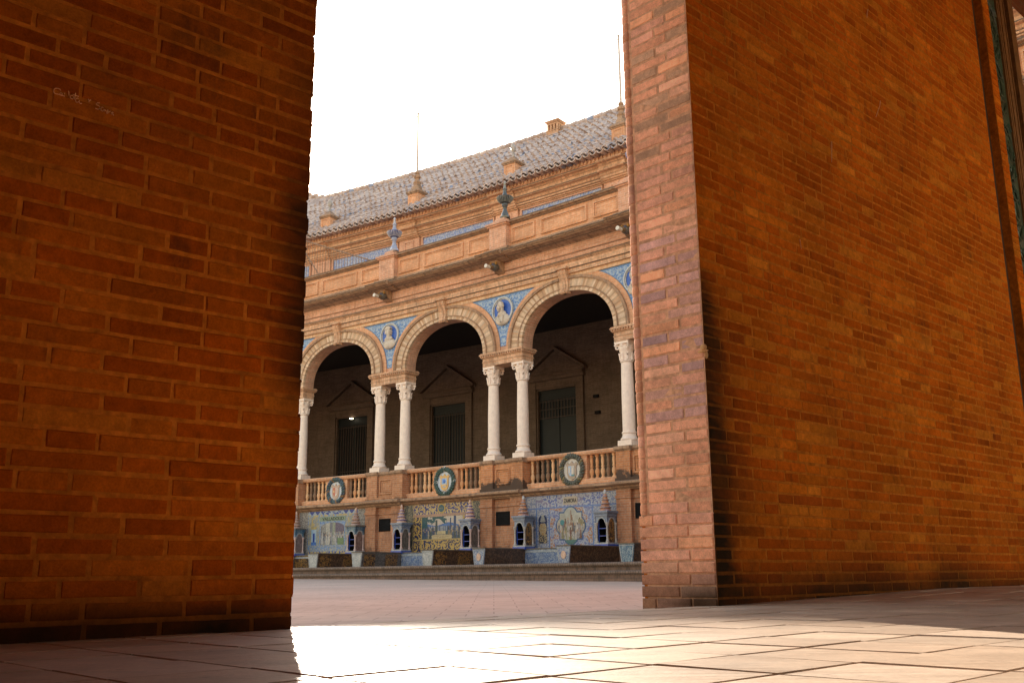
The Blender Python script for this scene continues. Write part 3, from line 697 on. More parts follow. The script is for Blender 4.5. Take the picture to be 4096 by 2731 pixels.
# glazed animal-head water spouts
for k in (-2, -1, 0, 1):
    c = k*BAY; b = MB(); b.sweep([(0.24, 8.55), (0.40, 8.60), (0.52, 8.74), (0.62, 8.88), (0.24, 8.88)], c-0.14, c+0.14); g = PB(b, 'spout_corbel', 'mould_dark')
    b = MB(); b.ball((c, 0.56, 8.70), (0.13, 0.16, 0.12), 14, 9, (0.10, 0.09, 0.08)); b.ball((c, 0.70, 8.68), (0.085, 0.11, 0.075), 12, 8, (0.16, 0.10, 0.05))
    for sg in (-1, 1): b.ball((c+sg*0.10, 0.60, 8.80), (0.03, 0.05, 0.05), 8, 6, (0.35, 0.18, 0.04)); b.ball((c+sg*0.06, 0.70, 8.735), 0.025, 6, 5, (0.05, 0.1, 0.3))
    hd = PB(b, 'animal_head', 'paint', g)
    b = MB(); b.tube([(c, 0.72, 8.66), (c, 0.88, 8.655), (c, 0.94, 8.66)], 0.045, 10, (0.62, 0.58, 0.5), r1=0.06); PB(b, 'spout', 'paint', g)
# --- parapet
b = MB(); b.box(S0, S1, -0.10, 0.24, 9.29, 10.02)
for k in range(-7, 7):
    a = k*BAY
    for x0, x1 in ((0.42, 1.30), (1.52, 3.18), (3.40, 4.28)):
        b.frame(a+x0, a+x1, 9.43, 9.90, 0.05, 0.2, 0.285); b.frame(a+x0+0.06, a+x1-0.06, 9.49, 9.84, 0.03, 0.2, 0.26)
PB(b, 'parapet', 'brick_clean')
b = MB(); b.sweep([(-0.14, 9.98), (0.24, 9.98), (0.28, 10.0), (0.29, 10.03), (0.36, 10.05), (0.37, 10.10), (0.33, 10.125), (-0.14, 10.125)], S0, S1); PB(b, 'parapet_coping', 'mould_dark'); b = MB(); fillet(0.374, 10.115, 0.028); fillet(0.285, 10.02, 0.02); PB(b, 'weathered_shade_fillets', 'stain')
for k in range(-4, 4):
    c = k*BAY; b = MB(); b.box(c-0.33, c+0.33, -0.15, 0.42, 9.28, 10.0)
    b.box(c-0.38, c+0.38, -0.2, 0.47, 9.99, 10.04); b.box(c-0.42, c+0.42, -0.24, 0.51, 10.04, 10.09)
    b.lathe(c, 0.14, [(0.48, 10.09), (0.40, 10.15), (0.28, 10.17), (0.26, 10.26), (0.2, 10.285)], 4, ph=PI/4)
    PB(b, 'parapet_pier', 'brick')
b = MB(); b.box(S0, S1, -6.1, -0.1, 8.5, 9.28); PB(b, 'terrace_roof', 'brick')
# --- set-back upper storey
b = MB(); b.box(S0, S1, -6.6, -6.0, 9.2, 13.45)
for k in range(-7, 7):
    c = k*BAY
    b.box(c-0.50, c+0.50, -6.1, -5.90, 9.2, 13.42)
    b.frame(c-0.24, c+0.24, 12.6, 13.30, 0.05, -5.92, -5.87)
    b.frame(c+0.60, c+BAY-0.60, 12.62, 13.38, 0.05, -6.02, -5.93)
PB(b, 'upper_wall', 'brick')
for k in range(-4, 1):
    a = k*BAY; b = MB(); b.box(a+0.66, a+BAY-0.66, -6.02, -5.985, 12.68, 13.33); PB(b, 'frieze_backing', 'frieze_tile'); grid('blue_frieze_panel', a+0.66, a+BAY-0.66, 12.85, 13.33, -5.98, lambda x, y: shade(mixc((0.13, 0.19, 0.42), (0.36, 0.38, 0.44), scroll(x, y, 0.24, 3)*0.8+0.2*vn(x*8, y*8, 2)), 0.8+0.4*vn(x*22, y*22, 4)), M['paint'], pal, 0.03)
b = MB(); E0 = -5.40
prof = [(-6.6, 13.40), (-5.93, 13.40), (-5.92, 13.44), (-5.86, 13.45), (-5.84, 13.50), (-5.80, 13.515), (-5.80, 13.60), (-5.77, 13.62), (-5.74, 13.70), (-5.62, 13.725), (-5.60, 13.76), (-5.62, 13.78), (-5.72, 13.80), (-5.70, 13.93), (-5.66, 13.95), (-5.62, 14.0), (-5.50, 14.02), (-5.47, 14.055), (-5.49, 14.08), (-5.60, 14.10), (-6.6, 14.10)]
b.sweep(prof, S0, S1); 
for k in range(-7, 7): b.sweep([(d+0.09 if d > -6 else d, z) for d, z in prof], k*BAY-0.52, k*BAY+0.52)
PB(b, 'upper_cornice', 'mould')
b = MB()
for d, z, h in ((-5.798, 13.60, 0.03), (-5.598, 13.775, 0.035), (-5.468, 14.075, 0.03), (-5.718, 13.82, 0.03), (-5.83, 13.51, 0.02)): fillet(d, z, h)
PB(b, 'weathered_shade_fillets', 'stain')
b = MB(); b.box(S0, S1, -6.6, -5.60, 14.09, 14.37)
PB(b, 'eave_frieze', 'brick')
# dentil course of small bricks under the tiles
b = MB()
for i in range(int((4+22)/0.16)): x = -22+i*0.16; b.box(x, x+0.075, -5.61, -5.56, 14.17, 14.30)
PB(b, 'dentil_course', 'mould')
# --- tiled roof (barrel tiles in courses)
RD0, RZ0, RD1, RZ1 = -5.36, 14.385, -11.0, 18.90
def shadow_rise(s): return max(0.0, -18.6-s)*0.36  # unseen rise at the left end of the ridge, added to steer the floor shadow edge
b = MB(); per = 0.285; ncol = int(27/per); nrow = 17; sub_ = 8
vs = []; fs = []; tx = -20.6
for i in range(ncol*sub_+1):
    s = tx+i*per/sub_; ph = (i % sub_)/sub_; wv = 0.058*math.cos(2*PI*ph)
    for j in range(nrow):
        for e in (0, 1):
            t = (j+e)/nrow; lift = 0.055*(1-e)
            col = i//sub_; jit = math.sin(col*12.9+j*78.2)*43758.5; jit = (jit-math.floor(jit)-0.5)*0.03
            jd = math.sin(col*4.1+j*33.7)*1731.7; jd = (jd-math.floor(jd)-0.5)*0.12 if 0 < j else jit
            d = RD0+(RD1-RD0)*t; z = RZ0+(RZ1-RZ0)*t+shadow_rise(s)*t
            vs.append((s, d+0.6*(wv+lift+jit)+(jd if e == 0 else 0), z+0.78*(wv+lift+jit)))
m = nrow*2
for i in range(ncol*sub_):
    for j in range(m-1):
        fs.append((i*m+j, i*m+j+1, (i+1)*m+j+1, (i+1)*m+j))
b.add(vs, fs)
kt = NT('weathered_roof_tiles', 0.75, 0.25); uv = kt.uv()
cell = kt.map(uv, (1/per, nrow/5.64, 1), (20.6/per+0.5, -RD1*nrow/5.64, 0))
fl = kt.n('ShaderNodeVectorMath', operation='FLOOR'); kt.l(cell[0], cell[1], fl, 0)
wn = kt.n('ShaderNodeTexWhiteNoise', noise_dimensions='2D'); kt.l(fl, 0, wn, 'Vector')
cc = kt.ramp((wn, 'Value'), [(0.0, (0.38, 0.29, 0.25)), (0.3, (0.48, 0.385, 0.34)), (0.65, (0.56, 0.465, 0.415)), (0.91, (0.44, 0.31, 0.235)), (0.96, (0.24, 0.28, 0.38)), (1.0, (0.14, 0.2, 0.36))], 'CONSTANT')
n1 = kt.noise(uv, 2.2, 6, 0.7); n2 = kt.noise(uv, 15, 4, 0.7)
cc = kt.mix(0.7, cc, kt.ramp(n1, [(0.3, 0.6), (0.7, 1.3)]), 'MULTIPLY'); cc = kt.mix(0.6, cc, kt.ramp(n2, [(0.3, 0.6), (0.7, 1.35)]), 'MULTIPLY')
kt.color(cc); kt.bump(n2, 0.5, 0.02)
roof = PB(b, 'tiled_roof', kt.m)
b = MB()
b.add([(S0, RD0-.1, RZ0-.05), (S0, RD1, RZ1+shadow_rise(S0)), (tx+.01, RD1, RZ1+shadow_rise(tx)), (tx+.01, RD0-.1, RZ0-.05)], [(0, 1, 2, 3)])
n = 24; vs = []; fs = []
for i in range(n+1):
    s = S0+(S1-S0)*i/n; vs += [(s, RD0-.1, RZ0-.07), (s, RD1, RZ1-.07+shadow_rise(s)), (s, RD1-6, RZ0-.07)]
for i in range(n): fs += [(3*i, 3*i+1, 3*i+4, 3*i+3), (3*i+1, 3*i+2, 3*i+5, 3*i+4)]
b.add(vs, fs); PB(b, 'roof_boarding', kt.m, roof)
b = MB()
for i in range(64):                                # ridge of overlapping cover tiles
    s = -20.0+i*0.40; b.tube([(s, RD1+0.02, RZ1+0.02+shadow_rise(s)), (s+0.44, RD1+0.02, RZ1+0.05+shadow_rise(s))], 0.13, 10, r1=0.15)
PB(b, 'ridge_tiles', kt.m, roof)
b = MB()
for i in range(94):                                # round tile ends along the eave
    s = tx+i*per; b.ring(s, RZ0+0.045, (0.085, 0.07), (0.118, 0.10), RD0-0.05, RD0+0.055, n=8, ex=2)
    b.ring(s+per/2, RZ0+0.015, (0.105, 0.10), (0.135, 0.128), RD0-0.30, RD0+0.10, n=9, ex=2, t0=PI, t1=2*PI)
PB(b, 'eave_tile_ends', kt.m, roof)
# --- brick pinnacles standing on the eave
M['urnpale'] = m_plain('weathered_pale_glaze', (0.34, 0.31, 0.28), 0.4, 0.4, 0.3, 8)
ball_fin = [(0.12, 15.78), (0.06, 15.84), (0.055, 15.95), (0.045, 16.02), (0.09, 16.10), (0.105, 16.20), (0.085, 16.30), (0.03, 16.38), (0.01, 16.42)]
turn_fin = [(0.22, 15.66), (0.20, 15.78), (0.15, 15.86), (0.14, 15.95), (0.165, 15.99), (0.155, 16.04), (0.09, 16.12), (0.085, 16.18), (0.13, 16.22), (0.14, 16.28), (0.11, 16.34), (0.07, 16.37), (0.10, 16.42), (0.09, 16.48), (0.03, 16.52)]
for k in (-3, -2, -1, 0):
    c = k*BAY; dd = -6.35; b = MB(); tall = k % 2 == 0
    H = 0.26; b.box(c-H, c+H, dd-H, dd+H, 14.3, 15.46)
    b.frame(c-0.19, c+0.19, 14.95, 15.38, 0.035, dd+H-0.02, dd+H+0.025)
    for sg in (-1, 1): b.box(c+sg*H-0.015, c+sg*H+0.015, dd-0.16, dd+0.16, 15.0, 15.36)
    pn = PB(b, 'brick_pinnacle', 'brick_clean', roof)
    b = MB(); b.box(c-0.29, c+0.29, dd-0.29, dd+0.29, 15.44, 15.49); b.box(c-0.32, c+0.32, dd-0.32, dd+0.32, 15.49, 15.55)
    b.lathe(c, dd, [(0.45, 15.55), (0.37, 15.61), (0.22, 15.70), (0.14, 15.80), (0.1, 15.82)], 4, ph=PI/4)
    PB(b, 'pinnacle_cap', 'mould_dark', roof)
    b = MB(); b.lathe(c, dd, turn_fin if tall else ball_fin, 14)
    PB(b, 'finial', 'mould_dark' if tall else 'urnpale', roof)
    if tall:
        b = MB(); b.tube([(c, dd, 16.45), (c, dd, 19.15)], 0.042, 8, r1=0.034); b.ball((c, dd, 19.16), 0.05, 8, 6); b.box(c-0.10, c, dd-0.01, dd+0.01, 19.02, 19.05); PB(b, 'flagpole', 'pole', roof)
# --- vent turret on the ridge
c, dd = -5.70, -10.85; b = MB()
for x in (-0.215, -0.075, 0.075, 0.215):
    for y in (-0.215, -0.075, 0.075, 0.215):
        if max(abs(x), abs(y)) > 0.2: b.box(c+x-0.035, c+x+0.035, dd+y-0.035, dd+y+0.035, 18.80, 19.12)
b.box(c-0.27, c+0.27, dd-0.27, dd+0.27, 17.8, 18.82); b.box(c-0.25, c+0.25, dd-0.25, dd+0.25, 19.11, 19.2); b.box(c-0.15, c+0.15, dd-0.15, dd+0.15, 18.7, 19.15)
b.box(c-0.29, c+0.29, dd-0.29, dd+0.29, 18.80, 18.84); b.box(c-0.28, c+0.28, dd-0.28, dd+0.28, 19.19, 19.23)
ch = PB(b, 'vent_turret', 'mould', roof)
b = MB(); b.lathe(c, dd, [(0.42, 19.22), (0.47, 19.27), (0.46, 19.29), (0.1, 19.40)], 4, ph=PI/4); PB(b, 'turret_cap', 'mould', roof)

# ------------------------------------------------------------------ urns on the parapet
def urn(k, cols, label):
    t = thing('glazed_urn', label, 'urn', F(k*BAY+0.06, 0.14, 10.29), FR(k*BAY), 'glazed urns on the parapet piers'); t.scale = (0.73, 0.73, 1.0)
    m = [m_plain('urn_glaze_%s' % q, col, 0.22, 0.6, 0.3, 14) for q, col in zip('abc', cols)]
    def pt(name, prof, mat, n=20):
        b = MB(); b.lathe(0, 0, prof, n); return sub(name, b.mesh(name, mat, LOC), t)
    pt('foot', [(0.21, 0.0), (0.22, 0.05), (0.16, 0.09), (0.14, 0.16), (0.10, 0.22), (0.075, 0.30), (0.085, 0.315), (0.085, 0.33), (0.07, 0.34), (0.10, 0.37), (0.13, 0.42), (0.12, 0.47)], m[0])
    bw = pt('bowl', [(0.12, 0.47), (0.20, 0.50), (0.27, 0.55), (0.31, 0.60), (0.33, 0.65), (0.32, 0.675), (0.20, 0.68), (0.05, 0.70)], m[1], 24)
    b = MB()
    for i in range(26):
        a = 2*PI*i/26; ca, sa = math.cos(a), math.sin(a)
        b.tube([(0.2*ca, 0.2*sa, 0.50), (0.275*ca, 0.275*sa, 0.555), (0.325*ca, 0.325*sa, 0.62), (0.338*ca, 0.338*sa, 0.665)], 0.014, 5)
    sub('gadroon_ribs', b.mesh('gadroon_ribs', m[2], LOC), bw)
    pt('neck', [(0.20, 0.67), (0.12, 0.72), (0.08, 0.80), (0.07, 0.88), (0.075, 0.90), (0.10, 0.91), (0.10, 0.93), (0.07, 0.94)], m[0])
    pt('lid_finial', [(0.07, 0.94), (0.05, 1.0), (0.055, 1.03), (0.035, 1.05), (0.05, 1.09), (0.055, 1.12), (0.03, 1.16), (0.01, 1.17)], m[2])
urn(-1, [(0.28, 0.31, 0.42), (0.07, 0.09, 0.22), (0.42, 0.42, 0.46)], 'blue and white glazed urn on the parapet, the paler one further left')
urn(0, [(0.075, 0.085, 0.085), (0.04, 0.05, 0.055), (0.20, 0.21, 0.19)], 'dark green grey glazed urn on the parapet, the middle one, above the bearded portrait medallion')
urn(1, [(0.6, 0.55, 0.5), (0.62, 0.58, 0.55), (0.12, 0.15, 0.35)], 'striped cream urn on the parapet, half hidden by the right brick pier')
# ------------------------------------------------------------------ railing on the terrace
rl = thing('metal_railing', 'thin rusty metal railing with a sloping top rail on the parapet at the left', 'railing', F(-9, 0.12, 10.12))
def rz(s): return 10.16+max(0, -5.6-s)*0.418
b = MB()
for i in range(58):
    s = -5.9-i*0.135; h = min(rz(s), 11.9); b.tube([(s, 0.12, 10.10), (s, 0.12, h+0.05)], 0.009, 5)
M['rust'] = m_plain('rusty_railing', (0.24, 0.16, 0.11), 0.7, 0.2, 0.3, 12); b.build('bars', M['rust'], rl)
b = MB(); b.tube([(s, 0.12, rz(s)) for s in (-5.7, -6.5, -7.5, -8.5, -9.5)]+[(-13.7, 0.12, 11.85)], 0.022, 6); b.build('top_rail', M['rust'], rl)
b = MB(); b.tube([(-8.15, 0.15, 10.12), (-9.3, 0.15, 11.6)], 0.02, 6); b.build('brace', M['rust'], rl)

# ------------------------------------------------------------------ painted tile murals
def figures(x, y, rows, sd, pal_, skin=(0.45, 0.3, 0.2)):
    """a crowd of small standing people; returns a colour or None"""
    for r, (yb, h, sp) in enumerate(rows):
        i = math.floor(x/sp+0.37*r); cx = (i+0.5-0.37*r+0.3*(hsh(i, r, sd)-0.5))*sp; hh = h*(0.85+0.3*hsh(i, r, sd+3)); u = (x-cx)/sp
        yy = (y-yb)/hh
        if yy < 0 or yy > 1: continue
        if yy > 0.84:
            if abs(u) < 0.20: return skin if hsh(i, r, sd+5) > 0.4 else shade(skin, 0.3)
        elif abs(u) < 0.36+0.12*math.sin(yy*7+i): 
            c = pal_[int(hsh(i, r, sd+7)*len(pal_)) % len(pal_)]; return shade(c, 0.6+0.7*vn(x*55, y*30, sd))
    return None
Z1_, Z0_ = 2.075, 0.70
DT = 0.228
def mural(k, label):
    t = thing('tile_mural', label, 'tile mural', F(k*BAY+2.35, 0.22, 0.70))
    b = MB(); b.box(k*BAY+0.79, k*BAY+3.91, 0.215, 0.2265, Z0_, Z1_); b.build('backing', M['medal_rim'], t)
    return t
WH = (0.46, 0.50, 0.53)
# Valladolid
cx = -2*BAY+2.35; mv = mural(-2, 'blue and yellow tile mural reading VALLADOLID between two small niche towers')
def f_val(x, y):
    u, v = x-cx, y; n = 0.8+0.4*vn(x*40, y*40, 1)
    if abs(u) > 1.13: return shade(mixc((0.15, 0.15, 0.16), (0.33, 0.32, 0.31), scroll(x, y, 0.16, 4)), n)
    if v > 1.95:
        orn = scroll(x, y, 0.22, 2) if abs(u) < 0.45 else (1.0 if abs(((u+2) % 0.26)-0.13) < 0.10*(2.08-v)/0.12 else 0.0)
        return shade(mixc((0.025, 0.07, 0.38), (0.36, 0.45, 0.55), orn), n)
    if v > 1.89: return shade(mixc((0.50, 0.40, 0.18), (0.2, 0.33, 0.5), 1 if vn(x*30, y*10, 3) > 0.5 else 0), n)
    if v < 0.80: return shade(mixc((0.03, 0.08, 0.35), (0.5, 0.4, 0.15), scroll(x, y, 0.3, 5)), n)
    if v < 0.99: return shade(mixc((0.14, 0.27, 0.52), (0.5, 0.44, 0.24), scroll(x*1.0, y, 0.18, 6)*0.6), n)
    for q in (0.62, 0.70, 1.0, 1.08):
        if abs(abs(u)-q) < 0.03: return shade(mixc((0.45, 0.37, 0.18), (0.22, 0.30, 0.36), vn(x*9, y*22, 8)), n)
    if 0.70 < abs(u) < 1.0:
        if v > 1.58: return shade(mixc((0.28, 0.30, 0.30), (0.45, 0.36, 0.16), 1 if vn(u*18, v*14, 9) > 0.55 else 0), n)
        if v > 1.50: return shade((0.42, 0.34, 0.14), n)
        up = abs(abs(u)-0.85) < 0.04+0.10*max(0, 1.18-v)
        if v < 1.10: return shade((0.07, 0.19, 0.52), n)
        return (0.02, 0.06, 0.32) if up and v < 1.38 else mixc((0.25, 0.42, 0.62), (0.45, 0.55, 0.63), vn(x*12, y*14, 7))
    return shade(mixc((0.11, 0.25, 0.56), (0.40, 0.44, 0.42), scroll(x, y, 0.17, 9)*0.75), n)
grid('tile_field', cx-1.55, cx+1.55, Z0_, Z1_, DT, f_val, M['mural'], mv)
def f_valp(x, y):
    u, v = (x-cx)/0.56, (y-0.99)/0.74; n = 0.7+0.6*vn(x*45, y*45, 2)
    f = figures(x, y, [(1.03, 0.30, 0.06), (1.12, 0.32, 0.05)], 2, [(0.42, 0.42, 0.42), (0.28, 0.31, 0.36), (0.5, 0.47, 0.42), (0.12, 0.14, 0.18)])
    if u > 0.45 and v < 0.30: return shade((0.15, 0.25, 0.12), n)
    if f and y < 1.42 and (u < -0.05 or u > 0.15 or y < 1.3): return f
    if u < -0.55: return shade(mixc((0.08, 0.09, 0.12), (0.45, 0.44, 0.4), 1 if (x*30) % 1 > 0.5 else 0), n)
    if u < -0.2: return shade((0.42, 0.42, 0.38), n)
    if u < 0.02: return shade((0.16, 0.18, 0.22), n)
    if u < 0.25: return shade((0.26, 0.30, 0.24), n)
    return shade((0.12, 0.10, 0.17), n) if v > 0.45 else shade((0.35, 0.4, 0.45), n)
pv = grid('painted_scene', cx-0.54, cx+0.54, 1.0, 1.70, DT+0.006, f_valp, M['mural'], mv, 0.016, lambda x, y: y < 1.52+0.18*math.sqrt(max(0, 1-((x-cx)/0.56)**2)))
b = MB(); b.box(cx-0.58, cx+0.58, DT-0.002, DT+0.008, 1.745, 1.885, col=(0.24, 0.34, 0.24)); pq = b.build('name_plaque', M['mural'], mv)
letters('VALLADOLID', cx+0.03, 1.815, 0.105, 0.98, DT+0.010, pq, M['text'])
# the second mural: gold scrollwork round a country gathering
cx2 = -1*BAY+2.35; mg = mural(-1, 'dark blue and gold scrollwork tile mural with a village gathering under a tree')
def f_gold(x, y):
    u, v = x-cx2, y; n = 0.8+0.4*vn(x*40, y*40, 1); gold, ink = (0.52, 0.35, 0.11), (0.025, 0.035, 0.10)
    if abs(u) > 1.2: return shade(mixc((0.06, 0.07, 0.08), (0.24, 0.22, 0.15), scroll(x, y, 0.2, 4)), n)
    if abs(abs(u)-1.19) < 0.02 or abs(v-1.035) < 0.014 or (abs(abs(u)-0.83) < 0.014 and v < 1.70): return shade((0.48, 0.36, 0.14), n)
    if 1.695 < v < 1.775: return shade(mixc((0.46, 0.28, 0.20), (0.36, 0.24, 0.18), vn(x*8, 0, 2)), n)
    sc = scroll(u, v, 0.24 if v > 1.7 or v < 1.03 else 0.30, 3)
    if v > 1.775: return shade(mixc((0.03, 0.045, 0.22), mixc(gold, (0.55, 0.47, 0.3), vn(x*9, y*9, 5)), sc), n)
    return shade(mixc(ink, gold, sc), n)
grid('tile_field', cx2-1.55, cx2+1.55, Z0_, Z1_, DT, f_gold, M['mural'], mg)
def f_goldp(x, y):
    u, v = (x-cx2)/0.81, (y-1.05)/0.64; n = 0.7+0.6*vn(x*45, y*45, 2)
    f = figures(x, y, [(1.06, 0.24, 0.075), (1.14, 0.26, 0.06)], 6, [(0.03, 0.05, 0.12), (0.05, 0.09, 0.18), (0.22, 0.17, 0.10), (0.04, 0.06, 0.07), (0.3, 0.26, 0.2)])
    if abs(u-0.0) < 0.05 and v > 0.34 and abs(u+0.28) > 0: pass
    if abs(u+0.28) < 0.05 and 0.3 < v < 0.85: return shade((0.04, 0.07, 0.08), n)
    if (u > -1.0 and u < 0.22 and v > 0.78-0.12*math.sin(u*9) and vn(x*20, y*20, 4) > 0.3) or u < -0.72 and v > 0.5: return shade((0.02, 0.09, 0.11), n)
    if (abs(u-0.62) < 0.06 and v > 0.45) or (abs(u-0.42) < 0.035 and 0.45 < v < 0.92): return shade((0.03, 0.07, 0.17), n)
    if f and (abs(u) > 0.28 or v < 0.2): return f
    if v < 0.36:
        if -0.25 < u < 0.16 and v > 0.18: return shade((0.50, 0.42, 0.24), n)
        return shade((0.05, 0.11, 0.14), n)
    if v < 0.58: return shade((0.06, 0.11, 0.22), n) if vn(x*60, 3, 1) > 0.45 else shade((0.3, 0.33, 0.36), n)
    if v < 0.66+0.06*math.sin(u*5): return shade((0.06, 0.16, 0.40), n)
    return mixc((0.50, 0.38, 0.34), (0.56, 0.50, 0.42), v)
pg = grid('painted_scene', cx2-0.81, cx2+0.81, 1.052, 1.69, DT+0.006, f_goldp, M['mural'], mg, 0.016)
b = MB(); b.prism([(cx2-0.42+x, y) for x, y in ((0, 1.045), (0.03, 1.09), (0, 1.13), (0.05, 1.165), (0.78, 1.16), (0.84, 1.12), (0.80, 1.08), (0.83, 1.045))], DT+0.004, DT+0.014, (0.52, 0.42, 0.24))
for r, (y, n_) in enumerate(((1.118, 24), (1.085, 12))):
    for i in range(n_):
        if hsh(i, r, 4) > 0.25: x = cx2-0.34+i*0.028+0.16*r; b.box(x, x+0.014, DT+0.013, DT+0.016, y, y+0.014, col=(0.14, 0.08, 0.05))
b.build('scroll', M['mural'], mg)
b = disc_mb(cx2-0.03, 1.925, 0.165, 0.145, DT-0.002, DT+0.008, col=(0.50, 0.35, 0.12)); em = b.build('round_emblem', M['mural'], mg)
b = disc_mb(cx2-0.03, 1.925, 0.115, 0.105, DT, DT+0.012, col=(0.03, 0.12, 0.17))
for i in range(7): x = cx2-0.03-0.085+i*0.024; b.box(x, x+0.012, DT+0.010, DT+0.014, 1.905, 1.95, col=(0.30, 0.28, 0.2))
b.build('emblem_centre', M['mural'], em)
# Zamora
cx3 = 2.35; mz = mural(0, 'pale blue and orange tile mural reading ZAMORA with a lobed central picture')
def f_zam(x, y):
    u, v = x-cx3, y; n = 0.8+0.4*vn(x*40, y*40, 1); pale = (0.40, 0.44, 0.52); bl = (0.08, 0.15, 0.44)
    for q in (0.73, 1.17):
        if abs(abs(u)-q) < 0.016 and v < 1.75: return shade((0.13, 0.23, 0.48), n)
    if abs(v-1.735) < 0.015 or v > 2.05: return shade((0.15, 0.24, 0.5), n)
    if abs(u) < 0.73 and v < 1.72:
        s_ = scroll(u, v, 0.19, 3); g = (0.42, 0.20, 0.10) if vn(x*7, y*7, 3) > 0.42 else (0.16, 0.2, 0.42)
        return shade(mixc(g, pale, s_*0.85), n)
    if v > 1.75 and abs(u) < 1.17: return shade(mixc(mixc(bl, (0.4, 0.28, 0.24), 0.45 if vn(x*6, y*6, 2) > 0.5 else 0.1), pale, scroll(u, v, 0.24, 2)), n)
    return shade(mixc((0.2, 0.25, 0.4), (0.42, 0.44, 0.48), scroll(u, v, 0.17, 7)), n)
grid('tile_field', cx3-1.55, cx3+1.55, Z0_, Z1_, DT, f_zam, M['mural'], mz)
def quat(x, y, g=0.0):
    u, v = abs(x-cx3), abs(y-1.245)
    e = lambda a, b_, p, q: (p/(a+g))**2+(q/(b_+g))**2 < 1
    return e(0.30, 0.475, u, v) and v > 0.2 or e(0.47, 0.31, u, v) or (u < 0.36+g and v < 0.335+g and u > 0.1) or (u < 0.3 and v < 0.3)
grid('picture_rim', cx3-0.53, cx3+0.53, 0.74, 1.78, DT+0.004, lambda x, y: (0.04, 0.12, 0.28), M['mural'], mz, 0.014, lambda x, y: quat(x, y, 0.032))
def f_zp(x, y):
    u, v = (x-cx3)/0.47, (y-0.77)/0.95; n = 0.75+0.5*vn(x*45, y*45, 2)
    if v < 0.13: return shade((0.06, 0.17, 0.17), n)
    if abs(u-0.02-0.06*max(0, v-0.6)) < 0.035 and 0.5 < v < 0.92 or (0.02 < u < 0.16 and 0.62 < v < 0.8 and abs(u-0.05-(0.8-v)*0.5) < 0.05): return shade((0.25, 0.14, 0.09), n)
    if (u+0.6)**2*2+(v-0.60)**2*9 < 0.05: return shade((0.05, 0.24, 0.27), n)
    f = figures(x, y, [(0.80, 0.36, 0.085), (0.95, 0.38, 0.075), (1.06, 0.40, 0.095)], 9, [(0.40, 0.39, 0.38), (0.30, 0.28, 0.3), (0.48, 0.45, 0.42), (0.26, 0.24, 0.14), (0.2, 0.1, 0.08), (0.14, 0.14, 0.16)])
    if f and v < 0.66-0.08*math.sin(u*6): return f
    if v < 0.22: return shade((0.28, 0.3, 0.15), n)
    return shade(mixc((0.52, 0.45, 0.33), (0.44, 0.47, 0.43), v), 0.80+0.3*vn(x*9, y*9, 4))
grid('painted_scene', cx3-0.49, cx3+0.49, 0.76, 1.73, DT+0.009, f_zp, M['mural'], mz, 0.014, quat)
for sg in (-1, 1):
    c = cx3+sg*0.95
    nm = lambda x, y, c=c: abs(x-c) < 0.145 and (y < 1.42 or math.hypot(x-c, y-1.42) < 0.145)
    def f_ni(x, y, c=c):
        u, v = x-c, y; n = 0.8+0.4*vn(x*45, y*45, 2)
        if abs(u) < 0.075-0.3*abs(v-1.44) and v > 1.38 or (abs(u) < 0.1 and abs(v-1.40) < 0.015): return shade((0.36, 0.36, 0.33), n)
        if 1.02 < v < 1.35 and abs(u) < 0.12*math.sqrt(max(0, 1-((v-1.2)/0.17)**2))+0.01: return shade(mixc((0.42, 0.38, 0.27), (0.42, 0.27, 0.12), scroll(x, y, 0.1, 3)), n)
        if v < 1.05: return shade(mixc((0.04, 0.05, 0.08), (0.42, 0.34, 0.2), scroll(x, y, 0.14, 5)), n)
        return shade((0.02, 0.04, 0.12), n)
    grid('niche_picture', c-0.16, c+0.16, 0.82, 1.58, DT+0.005, f_ni, M['mural'], mz, 0.016, nm)
b = MB(); b.prism([(cx3-0.25+x, y) for x, y in ((0, 1.80), (0.04, 1.79), (0.46, 1.79), (0.50, 1.82), (0.485, 1.89), (0.50, 1.96), (0.44, 2.0), (0.06, 2.0), (0, 1.95), (0.015, 1.88))], DT-0.002, DT+0.008, (0.50, 0.44, 0.36)); pq = b.build('name_plaque', M['mural'], mz)
letters('ZAMORA', cx3+0.0, 1.895, 0.11, 0.42, DT+0.010, pq, M['text'])

